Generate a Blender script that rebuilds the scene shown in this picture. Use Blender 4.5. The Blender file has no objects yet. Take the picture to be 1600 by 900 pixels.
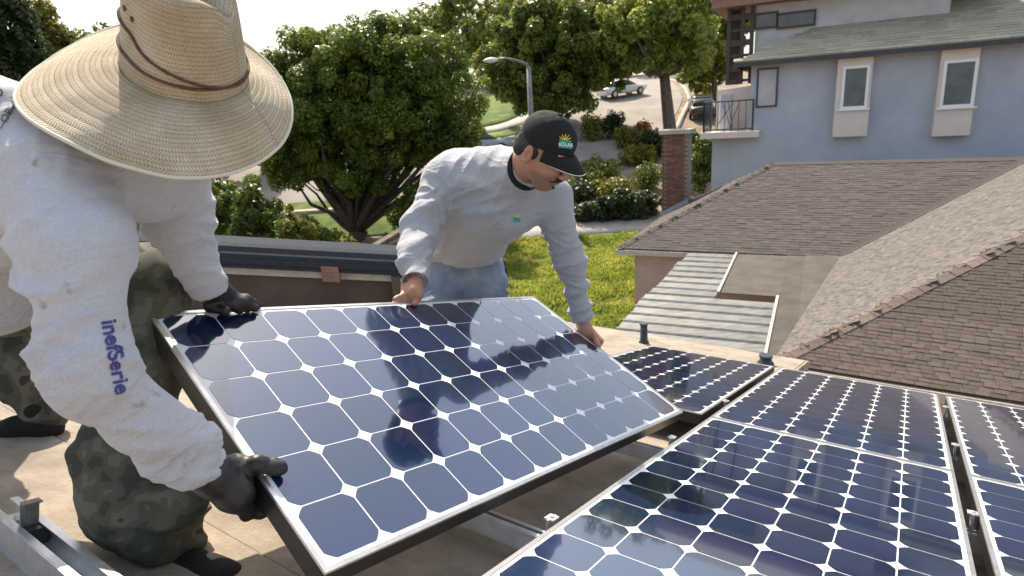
import bpy, math, random
import numpy as np
from mathutils import Matrix, Vector
from mathutils.bvhtree import BVHTree

# ------------------------------------------------------------------ camera
FPX = 955.0                       # focal length in photo pixels (1600 wide)
PITCH, ROLL, CAMH = math.radians(15.5), math.radians(3.5), 6.0
dn = np.array([math.cos(PITCH)*math.sin(ROLL), math.cos(PITCH)*math.cos(ROLL), math.sin(PITCH)])
fh = np.array([0, 0, 1.0]) - dn[2]*dn; fh /= np.linalg.norm(fh)
rt = np.cross(dn, fh)
RW = np.array([rt, fh, -dn])      # camera axes (x right, y down, z ahead) -> world
CAM = np.array([0, 0, CAMH])
def cw(p): return np.asarray(p, float) @ RW.T + CAM            # camera frame -> world
def cd(v): return np.asarray(v, float) @ RW.T
def cp(px, py, z): return np.array([(px-800)/FPX*z, (py-450)/FPX*z, z])
def wp(px, py, z): return cw(cp(px, py, z))
def ray(px, py):
    v = cd(cp(px, py, 1.0)); return v
def at_h(px, py, h):
    v = ray(px, py); return CAM + v*((h-CAMH)/v[2])
def at_y(px, py, Y):
    v = ray(px, py); return CAM + v*(Y/v[1])

S = bpy.context.scene
COL = S.collection
camd = bpy.data.cameras.new('camera'); cam = bpy.data.objects.new('camera', camd); COL.objects.link(cam)
camd.sensor_width = 36; camd.lens = FPX/1600*36; camd.clip_start = 0.05; camd.clip_end = 3000
M4 = Matrix.Identity(4)
for i, v in enumerate((cd([1, 0, 0]), cd([0, -1, 0]), cd([0, 0, -1]))):
    for r in range(3): M4[r][i] = v[r]
for r in range(3): M4[r][3] = CAM[r]
cam.matrix_world = M4
camd.dof.use_dof = True; camd.dof.focus_distance = 1.7; camd.dof.aperture_fstop = 6.5
S.camera = cam

# ------------------------------------------------------------------ sky, sun, exposure
SUN_AZ, SUN_EL = math.radians(-18), math.radians(50)           # azimuth from +Y (ahead), negative = left
w = bpy.data.worlds.new("World"); S.world = w; w.use_nodes = True
nt = w.node_tree; bg = nt.nodes['Background']
sky = nt.nodes.new('ShaderNodeTexSky'); sky.sky_type = 'NISHITA'; sky.sun_disc = False
sky.sun_elevation = SUN_EL; sky.sun_rotation = SUN_AZ
sky.dust_density = 4.0; sky.air_density = 1.3; sky.ozone_density = 1.0; sky.altitude = 50
add = nt.nodes.new('ShaderNodeMix'); add.data_type = 'RGBA'; add.blend_type = 'ADD'; add.inputs[0].default_value = 1
add.inputs[7].default_value = (2.6, 2.75, 2.95, 1)                 # thin bright overcast veil over the whole sky
nt.links.new(sky.outputs[0], add.inputs[6]); nt.links.new(add.outputs[2], bg.inputs[0]); bg.inputs[1].default_value = 0.092
sund = bpy.data.lights.new('sun', 'SUN'); sund.energy = 5.0; sund.angle = math.radians(0.6); sund.color = (1, .89, .73)
sun = bpy.data.objects.new('sun', sund); COL.objects.link(sun)
sdir = Vector((math.sin(SUN_AZ)*math.cos(SUN_EL), math.cos(SUN_AZ)*math.cos(SUN_EL), math.sin(SUN_EL)))
sun.rotation_euler = sdir.to_track_quat('Z', 'Y').to_euler(); sun.location = (0, 0, 30)
S.view_settings.view_transform = 'Standard'; S.view_settings.look = 'None'
S.view_settings.exposure = 0.66; S.view_settings.gamma = 1.0
rng = np.random.default_rng(7); random.seed(7)

# ------------------------------------------------------------------ materials
def ramp(N, fac, stops, L, interp='LINEAR'):
    r = N.new('ShaderNodeValToRGB'); r.color_ramp.interpolation = interp
    e = r.color_ramp.elements
    while len(e) < len(stops): e.new(0.5)
    for el, (p, c) in zip(e, stops): el.position = p; el.color = (*c, 1)
    L.new(fac, r.inputs[0]); return r.outputs[0]
def mat(name, c1, c2=None, scale=5, rough=.7, metal=0, bump=0, bscale=None, spec=.5, detail=4, rand=0, island=False,
        coat=0, stretch=None, trans=0, mid=None, sheen=0, lo=.35, hi=.65, bdist=.01):
    m = bpy.data.materials.new(name); m.use_nodes = True; N = m.node_tree.nodes; L = m.node_tree.links
    b = N['Principled BSDF']; b.inputs['Roughness'].default_value = rough; b.inputs['Metallic'].default_value = metal
    b.inputs['Specular IOR Level'].default_value = spec; b.inputs['Coat Weight'].default_value = coat
    b.inputs['Coat Roughness'].default_value = .03
    if sheen: b.inputs['Sheen Weight'].default_value = sheen
    b.inputs['Base Color'].default_value = (*c1, 1)
    tc = N.new('ShaderNodeTexCoord'); vec = tc.outputs['Object']
    if stretch:
        mp = N.new('ShaderNodeMapping'); mp.inputs['Scale'].default_value = stretch; L.new(vec, mp.inputs[0]); vec = mp.outputs[0]
    col = None
    if c2:
        n = N.new('ShaderNodeTexNoise'); n.inputs['Scale'].default_value = scale; n.inputs['Detail'].default_value = detail
        n.inputs['Roughness'].default_value = .6
        L.new(vec, n.inputs['Vector'])
        st = [(lo, c1), (hi, c2)] if mid is None else [(lo, c1), ((lo+hi)/2, mid), (hi, c2)]
        col = ramp(N, n.outputs[0], st, L)
    if rand:
        if island: g = N.new('ShaderNodeNewGeometry'); ro = g.outputs['Random Per Island']
        else: g = N.new('ShaderNodeObjectInfo'); ro = g.outputs['Random']
        mr = N.new('ShaderNodeMapRange'); mr.inputs[3].default_value = 1-rand; mr.inputs[4].default_value = 1+rand; L.new(ro, mr.inputs[0])
        h = N.new('ShaderNodeHueSaturation'); L.new(mr.outputs[0], h.inputs['Value'])
        mr2 = N.new('ShaderNodeMapRange'); mr2.inputs[3].default_value = .5-rand*.05; mr2.inputs[4].default_value = .5+rand*.05
        mm = N.new('ShaderNodeMath'); mm.operation = 'FRACT'; mx = N.new('ShaderNodeMath'); mx.operation = 'MULTIPLY'; mx.inputs[1].default_value = 7.3
        L.new(ro, mx.inputs[0]); L.new(mx.outputs[0], mm.inputs[0]); L.new(mm.outputs[0], mr2.inputs[0]); L.new(mr2.outputs[0], h.inputs['Hue'])
        if col is not None: L.new(col, h.inputs['Color'])
        else: h.inputs['Color'].default_value = (*c1, 1)
        col = h.outputs[0]
    if col is not None: L.new(col, b.inputs['Base Color'])
    if bump:
        nb = N.new('ShaderNodeTexNoise'); nb.inputs['Scale'].default_value = bscale or scale*4; nb.inputs['Detail'].default_value = 5
        L.new(vec, nb.inputs['Vector'])
        bp = N.new('ShaderNodeBump'); bp.inputs['Strength'].default_value = bump; bp.inputs['Distance'].default_value = bdist
        L.new(nb.outputs[0], bp.inputs['Height']); L.new(bp.outputs[0], b.inputs['Normal'])
    if trans:
        t = N.new('ShaderNodeBsdfTranslucent'); mx = N.new('ShaderNodeMixShader'); mx.inputs[0].default_value = trans
        if col is not None:
            h2 = N.new('ShaderNodeHueSaturation'); h2.inputs['Hue'].default_value = .48; h2.inputs['Value'].default_value = 1.6; L.new(col, h2.inputs['Color']); L.new(h2.outputs[0], t.inputs[0])
        else: t.inputs[0].default_value = (*c1, 1)
        o = N['Material Output']; L.new(b.outputs[0], mx.inputs[1]); L.new(t.outputs[0], mx.inputs[2]); L.new(mx.outputs[0], o.inputs[0])
    return m
def nodes(m): return m.node_tree.nodes, m.node_tree.links, m.node_tree.nodes['Principled BSDF']

MT = {}
MT['cell'] = mat('solar_cell', (.006, .012, .042), (.010, .020, .062), 1.3, rough=.10, spec=1.0, rand=.25, detail=2, coat=.8)
MT['backsheet'] = mat('backsheet', (.78, .79, .80), rough=.25, spec=.6)
MT['lip'] = mat('frame_lip', (.62, .60, .58), (.5, .49, .47), 30, rough=.35, metal=.85)
MT['frame'] = mat('black_anodized', (.018, .016, .015), (.028, .025, .022), 20, rough=.33, spec=.5)
MT['alu'] = mat('mill_aluminium', (.74, .74, .75), (.60, .61, .63), 25, rough=.38, metal=.7, bump=.08, bscale=200)
MT['dark_metal'] = mat('dark_metal', (.035, .037, .042), (.06, .062, .07), 12, rough=.4, metal=.3)
MT['shingle'] = mat('brown_shingle', (.084, .071, .065), (.137, .118, .108), 60, rough=.95, rand=.14, island=True, bump=.6, bscale=220, spec=.2, bdist=.004)
MT['shingle_obj'] = mat('brown_shingle_tab', (.080, .065, .056), (.132, .108, .093), 60, rough=.95, rand=.16, bump=.6, bscale=220, spec=.2, bdist=.004)
MT['shingle_light'] = mat('granule_shingle', (.098, .088, .082), (.172, .156, .146), 14, rough=.95, rand=.14, island=True, bump=.7, bscale=120, spec=.2, bdist=.006)
MT['capshingle'] = mat('cap_shingle', (.14, .112, .093), (.205, .168, .145), 22, rough=.95, rand=.2, bump=.5, bscale=150, spec=.2)
MT['tar'] = mat('roof_felt', (.060, .054, .043), (.092, .083, .068), 2.2, rough=.9, bump=.3, bscale=12, rand=.12)
MT['zinc'] = mat('weathered_zinc', (.14, .14, .132), (.25, .245, .23), 3.0, rough=.45, metal=.35, bump=.3, bscale=40, stretch=(1, 4, 1), rand=.15)
MT['trim'] = mat('pale_trim', (.5, .48, .44), (.38, .36, .33), 14, rough=.6)
MT['brick'] = mat('brick', (.21, .10, .07), (.13, .065, .05), 18, rough=.9, rand=.35, bump=.5, bscale=80)
MT['mortar'] = mat('mortar', (.32, .28, .25), (.24, .2, .18), 30, rough=.95)
MT['concrete'] = mat('concrete', (.33, .30, .265), (.45, .41, .36), 1.2, rough=.9, bump=.3, bscale=30)
MT['flash'] = mat('flashing', (.25, .31, .37), (.33, .38, .42), 8, rough=.5, metal=.3)
MT['bluewall'] = mat('blue_stucco', (.36, .395, .465), (.45, .485, .545), .7, rough=.9, bump=.35, bscale=60)
MT['cream'] = mat('cream_stucco', (.62, .55, .50), (.68, .60, .54), 2, rough=.9, bump=.2, bscale=60)
MT['greywall'] = mat('grey_stucco', (.42, .42, .44), (.50, .50, .52), 2, rough=.9, bump=.2, bscale=60)
MT['white'] = mat('white_paint', (.75, .75, .74), rough=.5)
MT['darkwood'] = mat('dark_wood', (.045, .035, .032), (.075, .06, .052), 8, rough=.7, stretch=(1, 1, 8))
MT['rust'] = mat('red_brown_trim', (.22, .12, .085), (.28, .16, .12), 9, rough=.7)
MT['glass'] = mat('window_glass', (.02, .03, .035), (.06, .075, .08), 2.5, rough=.04, spec=.9)
MT['greenroof'] = mat('olive_shingle', (.27, .25, .19), (.37, .345, .265), 20, rough=.95, bump=.5, bscale=60, rand=.15, island=True)
MT['chalk'] = mat('red_chalk', (.55, .12, .08), (.4, .25, .18), 60, rough=.95)
MT['asphalt'] = mat('asphalt_road', (.24, .215, .19), (.32, .29, .255), .5, rough=.95, bump=.3, bscale=20)
MT['dirt'] = mat('dry_soil', (.17, .13, .09), (.31, .25, .18), .9, rough=1, bump=.6, bscale=10, detail=8)
MT['turf'] = mat('lawn_soil', (.055, .085, .018), (.16, .20, .045), .8, rough=1, bump=.6, bscale=14, detail=8, mid=(.09, .14, .025))
MT['grass'] = mat('grass_blades', (.13, .20, .025), (.34, .37, .08), .6, rough=.7, trans=.4, rand=.3, island=True)
MT['stucco_pink'] = mat('tan_stucco', (.50, .38, .31), (.56, .44, .36), 3, rough=.9)

# roof capsheet of our own roof: tan mineral, fine lines and stains
N, L, b = nodes(MT['cell']); b.inputs['Coat IOR'].default_value = 1.9; b.inputs['Coat Weight'].default_value = .75; b.inputs['Coat Roughness'].default_value = .03; b.inputs['Specular Tint'].default_value = (.55, .75, 1, 1)
m = mat('tan_cap_sheet', (.225, .188, .15), (.37, .312, .25), 5, rough=.97, bump=.9, bscale=110, detail=10, bdist=.006)
N, L, b = nodes(m)
src = b.inputs['Base Color'].links[0].from_socket
tc = [n for n in N if n.type == 'TEX_COORD'][0]
mp = N.new('ShaderNodeMapping'); mp.inputs['Scale'].default_value = (14.0, 40, 1); mp.inputs['Rotation'].default_value = (0, 0, math.radians(0))
L.new(tc.outputs['Object'], mp.inputs[0])
n2 = N.new('ShaderNodeTexNoise'); n2.inputs['Scale'].default_value = 1.0; n2.inputs['Detail'].default_value = 6; L.new(mp.outputs[0], n2.inputs[0])
r2 = ramp(N, n2.outputs[0], [(.38, (.55, .52, .50)), (.55, (1, 1, 1))], L)
mx = N.new('ShaderNodeMix'); mx.data_type = 'RGBA'; mx.blend_type = 'MULTIPLY'; mx.inputs[0].default_value = .2
L.new(src, mx.inputs[6]); L.new(r2, mx.inputs[7]); L.new(mx.outputs[2], b.inputs['Base Color'])
MT['capsheet'] = m
MT['brownwall'] = mat('brown_wall', (.085, .062, .05), (.12, .09, .072), 4, rough=.85, bump=.2, bscale=30)
MT['slate'] = mat('slate_metal', (.032, .037, .048), (.048, .055, .068), 6, rough=.85, spec=.06, metal=.0, stretch=(1, 20, 20))

def leafmat(name, c1, c2, sc=.5, tr=.42):
    return mat(name, c1, c2, sc, rough=.38, trans=tr, rand=.35, island=True, spec=.5)
MT['leaf_dark'] = leafmat('leaf_dark', (.06, .10, .013), (.16, .22, .032))
MT['leaf_mid'] = leafmat('leaf_mid', (.075, .11, .016), (.19, .23, .04))
MT['leaf_bright'] = leafmat('leaf_bright', (.14, .20, .03), (.30, .34, .08), tr=.45)
MT['leaf_yellow'] = leafmat('leaf_yellow', (.10, .12, .015), (.26, .24, .03), tr=.4)
MT['leaf_deep'] = leafmat('leaf_deep', (.025, .045, .014), (.055, .08, .022))
MT['leaf_red'] = leafmat('leaf_red', (.25, .07, .03), (.35, .14, .04))
MT['bark'] = mat('bark', (.085, .062, .045), (.17, .13, .10), 6, rough=.95, bump=.7, bscale=20)
MT['bark_dark'] = mat('bark_dark', (.04, .03, .024), (.09, .07, .052), 6, rough=.95, bump=.7, bscale=20)

# ------------------------------------------------------------------ mesh helpers
def tag(o, label=None, cat=None, group=None, kind=None):
    if label: o['label'] = label
    if cat: o['category'] = cat
    if group: o['group'] = group
    if kind: o['kind'] = kind
    return o
def thing(name, label, cat, loc=(0, 0, 0), group=None, rot=None):
    o = bpy.data.objects.new(name, None); COL.objects.link(o); o.empty_display_size = .2
    o.location = tuple(map(float, loc))
    if rot is not None: o.rotation_euler = rot
    return tag(o, label, cat, group)
def mesh_obj(name, V, F, material, parent=None, smooth=False, off=None, uv=None):
    me = bpy.data.meshes.new(name)
    V = np.asarray(V, float)
    if off is None and parent is not None:
        p = parent; off = np.zeros(3)
        while p is not None: off = off+np.array(p.location); p = p.parent
    if off is not None: V = V-off
    if isinstance(F, np.ndarray):
        k = F.shape[1]; me.vertices.add(len(V)); me.vertices.foreach_set('co', V.astype(np.float32).ravel())
        me.loops.add(F.size); me.loops.foreach_set('vertex_index', F.astype(np.int32).ravel())
        me.polygons.add(len(F)); me.polygons.foreach_set('loop_start', np.arange(0, F.size, k, dtype=np.int32))
        me.update(calc_edges=True); me.validate()
    else:
        me.from_pydata([tuple(v) for v in V], [], F); me.update()
    if smooth: me.polygons.foreach_set('use_smooth', np.ones(len(me.polygons), bool))
    if uv is not None:
        ul = me.uv_layers.new(name='UVMap'); li = np.zeros(len(me.loops), np.int32); me.loops.foreach_get('vertex_index', li)
        ul.data.foreach_set('uv', np.asarray(uv, np.float32)[li].ravel())
    if material: me.materials.append(material)
    o = bpy.data.objects.new(name, me); COL.objects.link(o)
    if parent is not None: o.parent = parent
    return o
class MB:
    def __init__(s): s.V = []; s.F = []
    def add(s, V, F):
        n = len(s.V); s.V += [tuple(map(float, v)) for v in V]; s.F += [tuple(i+n for i in f) for f in F]
    def hexa(s, P):          # 8 points: bottom 4, top 4
        s.add(P, [(3, 2, 1, 0), (4, 5, 6, 7), (0, 1, 5, 4), (1, 2, 6, 5), (2, 3, 7, 6), (3, 0, 4, 7)])
    def box(s, c, sx, sy, sz, ax=None):      # centre c, full sizes, axes rows ax
        A = np.eye(3) if ax is None else np.asarray(ax, float); c = np.asarray(c, float)
        P = [c+A[0]*sx/2*i+A[1]*sy/2*j+A[2]*sz/2*k for k in (-1, 1) for i, j in ((-1, -1), (1, -1), (1, 1), (-1, 1))]
        s.hexa(P)
    def bbox(s, a, b): a = np.asarray(a, float); b = np.asarray(b, float); s.box((a+b)/2, *(b-a))
    def prism(s, pts, vec):   # extrude polygon pts by vec
        pts = [np.asarray(p, float) for p in pts]; n = len(pts); vec = np.asarray(vec, float)
        s.add(pts+[p+vec for p in pts], [tuple(range(n))[::-1], tuple(range(n, 2*n))]+[(i, (i+1) % n, n+(i+1) % n, n+i) for i in range(n)])
    def tube(s, P, R, n=8, cap=True):
        P = [np.asarray(p, float) for p in P]; R = [R]*len(P) if np.isscalar(R) else R
        rings = []; ref = np.array([.31, .17, .93])
        for i, p in enumerate(P):
            t = P[min(i+1, len(P)-1)]-P[max(i-1, 0)]; t /= np.linalg.norm(t)+1e-9
            a = np.cross(t, ref); a /= np.linalg.norm(a)+1e-9; b = np.cross(t, a)
            rings += [p+R[i]*(a*math.cos(2*math.pi*k/n)+b*math.sin(2*math.pi*k/n)) for k in range(n)]
        F = [(i*n+k, i*n+(k+1) % n, (i+1)*n+(k+1) % n, (i+1)*n+k) for i in range(len(P)-1) for k in range(n)]
        if cap: F += [tuple(range(n))[::-1], tuple(range((len(P)-1)*n, len(P)*n))]
        s.add(rings, F)
    def build(s, name, material, parent=None, smooth=False): return mesh_obj(name, s.V, s.F, material, parent, smooth)
def bevel(o, wd=.01, seg=2):
    m = o.modifiers.new('bevel', 'BEVEL'); m.width = wd; m.segments = seg; m.limit_method = 'ANGLE'; return o
def unit(v): v = np.asarray(v, float); return v/np.linalg.norm(v)

# value noise
_rt = np.random.default_rng(3).random(4096).astype(np.float32)
def vnoise(P, sc, seed=0):
    P = np.asarray(P, np.float32)*sc; I = np.floor(P).astype(np.int64); f = P-I; f = f*f*(3-2*f); out = 0
    for i in (0, 1):
        for j in (0, 1):
            for k in (0, 1):
                h = ((I[:, 0]+i)*73856093 ^ (I[:, 1]+j)*19349663 ^ (I[:, 2]+k)*83492791 ^ (seed*2654435)) & 4095
                out = out+_rt[h]*(f[:, 0] if i else 1-f[:, 0])*(f[:, 1] if j else 1-f[:, 1])*(f[:, 2] if k else 1-f[:, 2])
    return out-.5
# signed distance fields -> one continuous surface
class Field:
    def __init__(s, lo, hi, h):
        s.lo = np.asarray(lo, np.float32); s.h = h; s.n = (np.ceil((np.asarray(hi)-s.lo)/h)+1).astype(int)
        s.D = np.full(s.n, 1.0, np.float32)
    def region(s, lo, hi):
        a = np.clip(np.floor((lo-s.lo)/s.h).astype(int), 0, s.n); b = np.clip(np.ceil((hi-s.lo)/s.h).astype(int)+1, 0, s.n)
        if (b <= a).any(): return None
        g = [(s.lo[i]+s.h*np.arange(a[i], b[i])).astype(np.float32) for i in range(3)]
        X, Y, Z = np.meshgrid(*g, indexing='ij'); return tuple(slice(a[i], b[i]) for i in range(3)), X, Y, Z
    def put(s, sl, d, k, sub=False):
        D = s.D[sl]
        if sub: d = -d; h = np.maximum(k-np.abs(D-d), 0)/k; s.D[sl] = np.maximum(D, d)+h*h*k*.25
        else: h = np.maximum(k-np.abs(D-d), 0)/k; s.D[sl] = np.minimum(D, d)-h*h*k*.25
    def cap(s, a, b, ra, rb, k=.02, side=None, q=1.0, sub=False):
        a = np.asarray(a, float); b = np.asarray(b, float); m = max(ra, rb)*max(1, q)+k+.02
        r = s.region(np.minimum(a, b)-m, np.maximum(a, b)+m)
        if r is None: return
        sl, X, Y, Z = r; ab = b-a; L2 = ab@ab
        x, y, z = X-a[0], Y-a[1], Z-a[2]
        t = np.clip((x*ab[0]+y*ab[1]+z*ab[2])/L2, 0, 1); x = x-t*ab[0]; y = y-t*ab[1]; z = z-t*ab[2]
        if side is not None:
            u = unit(side); c = (x*u[0]+y*u[1]+z*u[2])*(1/q-1); x = x+c*u[0]; y = y+c*u[1]; z = z+c*u[2]
        s.put(sl, np.sqrt(x*x+y*y+z*z)-(ra+(rb-ra)*t), k, sub)
    def chain(s, P, R, k=.02, **kw):
        for i in range(len(P)-1): s.cap(P[i], P[i+1], R[i], R[i+1], k, **kw)
    def ell(s, c, r, ax=None, k=.02, sub=False):
        c = np.asarray(c, float); r = np.asarray(r, float); m = r.max()+k+.02
        q = s.region(c-m, c+m)
        if q is None: return
        sl, X, Y, Z = q; X, Y, Z = X-c[0], Y-c[1], Z-c[2]
        if ax is not None:
            A = np.asarray(ax); X, Y, Z = [A[i][0]*X+A[i][1]*Y+A[i][2]*Z for i in range(3)]
        k0 = np.sqrt((X/r[0])**2+(Y/r[1])**2+(Z/r[2])**2); k1 = np.sqrt((X/r[0]**2)**2+(Y/r[1]**2)**2+(Z/r[2]**2)**2)+1e-6
        s.put(sl, k0*(k0-1)/k1, k, sub)
    def cut(s, p, n):         # keep the side the normal points away from
        n = unit(n); g = [s.lo[i]+s.h*np.arange(s.n[i]) for i in range(3)]
        d = ((g[0]-p[0])*n[0])[:, None, None]+((g[1]-p[1])*n[1])[None, :, None]+((g[2]-p[2])*n[2])[None, None, :]
        s.D = np.maximum(s.D, d.astype(np.float32))
    def mesh(s):
        D = s.D; neg = D < 0; n = D.shape
        cnt = np.zeros(tuple(i-1 for i in n), np.int8)
        for i in (0, 1):
            for j in (0, 1):
                for k in (0, 1): cnt += neg[i:n[0]-1+i, j:n[1]-1+j, k:n[2]-1+k]
        act = (cnt > 0) & (cnt < 8); I = np.argwhere(act); idx = np.full(act.shape, -1, np.int32); idx[act] = np.arange(len(I))
        acc = np.zeros((len(I), 3)); c = np.zeros(len(I))
        cs = [(i, j, k) for i in (0, 1) for j in (0, 1) for k in (0, 1)]
        val = {o: D[I[:, 0]+o[0], I[:, 1]+o[1], I[:, 2]+o[2]] for o in cs}
        for o in cs:
            for ax in range(3):
                if o[ax] == 0:
                    p = list(o); p[ax] = 1; A = val[o]; B = val[tuple(p)]; m = (A < 0) != (B < 0)
                    t = np.where(m, A/(A-B+1e-12), 0); q = np.array(o, float)[None, :].repeat(len(I), 0); q[:, ax] += t
                    acc[m] += q[m]; c[m] += 1
        V = (I+acc/c[:, None])*s.h+s.lo
        F = []
        for ax in range(3):
            o1, o2 = (ax+1) % 3, (ax+2) % 3
            a = [slice(None)]*3; b = [slice(None)]*3; a[ax] = slice(0, -1); b[ax] = slice(1, None)
            A = neg[tuple(a)]; B = neg[tuple(b)]; E = np.argwhere(A != B)
            E = E[(E[:, o1] > 0) & (E[:, o2] > 0) & (E[:, o1] < n[o1]-1) & (E[:, o2] < n[o2]-1)]
            fl = A[E[:, 0], E[:, 1], E[:, 2]]
            q = []
            for d1, d2 in ((-1, -1), (0, -1), (0, 0), (-1, 0)):
                e = E.copy(); e[:, o1] += d1; e[:, o2] += d2; q.append(idx[e[:, 0], e[:, 1], e[:, 2]])
            q = np.stack(q, 1); q[~fl] = q[~fl][:, ::-1]; F.append(q)
        F = np.concatenate(F); F = F[(F >= 0).all(1)]
        return V, F
def vnormals(V, F):
    N = np.zeros_like(V); n = np.cross(V[F[:, 2]]-V[F[:, 0]], V[F[:, 3]]-V[F[:, 1]])
    for i in range(4): np.add.at(N, F[:, i], n)
    return N/(np.linalg.norm(N, axis=1)[:, None]+1e-12)
def relax(V, F, it=2, a=.5):
    e = np.concatenate([F[:, [0, 1]], F[:, [1, 2]], F[:, [2, 3]], F[:, [3, 0]]]); deg = np.bincount(e.ravel(), minlength=len(V)).astype(float)
    for _ in range(it):
        A = np.zeros_like(V)
        for c in range(3): A[:, c] = np.bincount(e[:, 0], V[e[:, 1], c], len(V))+np.bincount(e[:, 1], V[e[:, 0], c], len(V))
        V = V+(A/deg[:, None]-V)*a
    return V
def ridged(x, p=2.0): return 1-np.abs(np.sin(x))**(1/p)*1.0
def folds(V, N, a, b, n, amp, rad, tilt=.5, seed=0, t0=-.05, t1=1.05, twist=0.0, side=(0, 0, 1)):
    """creases lying round a limb from a to b"""
    a = np.asarray(a, float); b = np.asarray(b, float); ab = b-a; L = np.linalg.norm(ab); d = ab/L
    u = np.cross(d, side); u /= np.linalg.norm(u); v = np.cross(d, u); P = V-a; t = P@d/L
    pr = P-np.outer(P@d, d); r = np.linalg.norm(pr, axis=1); th = np.arctan2(pr@v, pr@u)
    wgt = np.clip((t-t0)/.08, 0, 1)*np.clip((t1-t)/.08, 0, 1)*np.clip((rad*1.6-r)/(rad*.3), 0, 1)
    sa = L/n; f = 0
    for o, (k, am) in enumerate(((1.0, 1.0), (.5, .22))):
        q = np.column_stack([t*L/(sa*k)+tilt*np.sin(th+seed+o*2)/k*.8+twist*th*.5, pr@u/(sa*k*3.2), pr@v/(sa*k*3.2)])
        c = vnoise(q, 1.0, seed+o*17); f = f+am*(np.clip(1-4.2*np.abs(c), 0, 1)**1.35-.3)
    mod = np.clip(2.4*vnoise(V, 7, seed+9)+.75, .15, 1.5)
    return V+N*(amp*f*wgt*mod)[:, None]

# ------------------------------------------------------------------ terrain and streets
def hgt(x, y):
    x = np.asarray(x, float); y = np.asarray(y, float)
    h = np.interp(y, [-30, 27.5, 30, 34, 40, 46, 58, 80, 130, 400, 1500], [0, 0, .55, 1.75, 3.7, 5.2, 7.6, 10.2, 12.5, 14, 14])
    return h
gx = np.concatenate([np.linspace(-900, -60, 15), np.arange(-58, 70, 1.0), np.linspace(72, 900, 15)])
gy = np.concatenate([np.linspace(-200, -20, 6), np.arange(-18, 90, 1.0), np.linspace(92, 1400, 30)])
GX, GY = np.meshgrid(gx, gy, indexing='ij'); nY = len(gy)
GV = np.stack([GX.ravel(), GY.ravel(), hgt(GX, GY).ravel()], 1)
i, j = np.meshgrid(np.arange(len(gx)-1), np.arange(len(gy)-1), indexing='ij'); q = (i*nY+j).ravel()
g = mesh_obj('ground', GV, np.stack([q, q+nY, q+nY+1, q+1], 1), MT['dirt'], smooth=True); tag(g, kind='structure')
def strip(name, pts, width, material, lift, kind='structure', crossn=6, skirt=0):
    P = np.array(pts, float); seg = np.linalg.norm(np.diff(P, axis=0), axis=1); s = np.concatenate([[0], np.cumsum(seg)])
    t = np.arange(0, s[-1], .5); C = np.stack([np.interp(t, s, P[:, 0]), np.interp(t, s, P[:, 1])], 1)
    for _ in range(12): C[1:-1] = (C[:-2]+C[2:]+2*C[1:-1])/4
    T = np.gradient(C, axis=0); T /= np.linalg.norm(T, axis=1)[:, None]; Nn = np.stack([-T[:, 1], T[:, 0]], 1)
    o = np.linspace(-width/2, width/2, crossn); V = []
    for oo in o:
        XY = C+Nn*oo; V.append(np.column_stack([XY, hgt(XY[:, 0], XY[:, 1])+lift]))
    if skirt:
        a = V[0].copy(); a[:, 2] -= skirt; b = V[-1].copy(); b[:, 2] -= skirt; V = [a]+V+[b]
    K = len(V); V = np.stack(V, 1); n = len(C); q = (np.arange(n-1)[:, None]*K+np.arange(K-1)[None, :]).ravel()
    o = mesh_obj(name, V.reshape(-1, 3), np.stack([q, q+1, q+K+1, q+K], 1)[:, ::-1], material, smooth=False)
    return tag(o, kind=kind), C, Nn
road_pts = [(-60, 39), (-20, 38), (-6, 38), (3, 39.5), (8, 45), (11.5, 54), (14, 66), (15, 85)]
strip('road', road_pts, 7.6, MT['asphalt'], .05)
def offset(pts, d):
    P = np.array(pts, float); T = np.gradient(P, axis=0); T /= np.linalg.norm(T, axis=1)[:, None]; return P+np.stack([-T[:, 1], T[:, 0]], 1)*d
strip('kerb', offset(road_pts, -4.4), .3, MT['concrete'], .17, skirt=.2, crossn=2)
strip('kerb', offset(road_pts, 4.4), .3, MT['concrete'], .17, skirt=.2, crossn=2)
strip('sidewalk', offset(road_pts, 7.2), 1.6, MT['concrete'], .14, skirt=.2, crossn=3)
strip('sidewalk', [(-3, 29.6), (3, 29.8), (9, 30)], 1.5, MT['concrete'], .1, skirt=.2, crossn=3)
strip('path', [(.2, 25.0), (.4, 29.2)], 1.6, MT['concrete'], .06, skirt=.2, crossn=3)
strip('verge', offset(road_pts, 5.5), 1.6, MT['turf'], .12, skirt=.2, crossn=3)
strip('verge', offset(road_pts, 11), 5.5, MT['turf'], .10, skirt=.2, crossn=5)
strip('lawn', [(-4, 22.5), (8, 22.5)], 13.2, MT['turf'], .05, crossn=8)
strip('lawn', [(-22, 32.5), (-5, 32.8)], 4.5, MT['turf'], .06, crossn=5)
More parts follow.
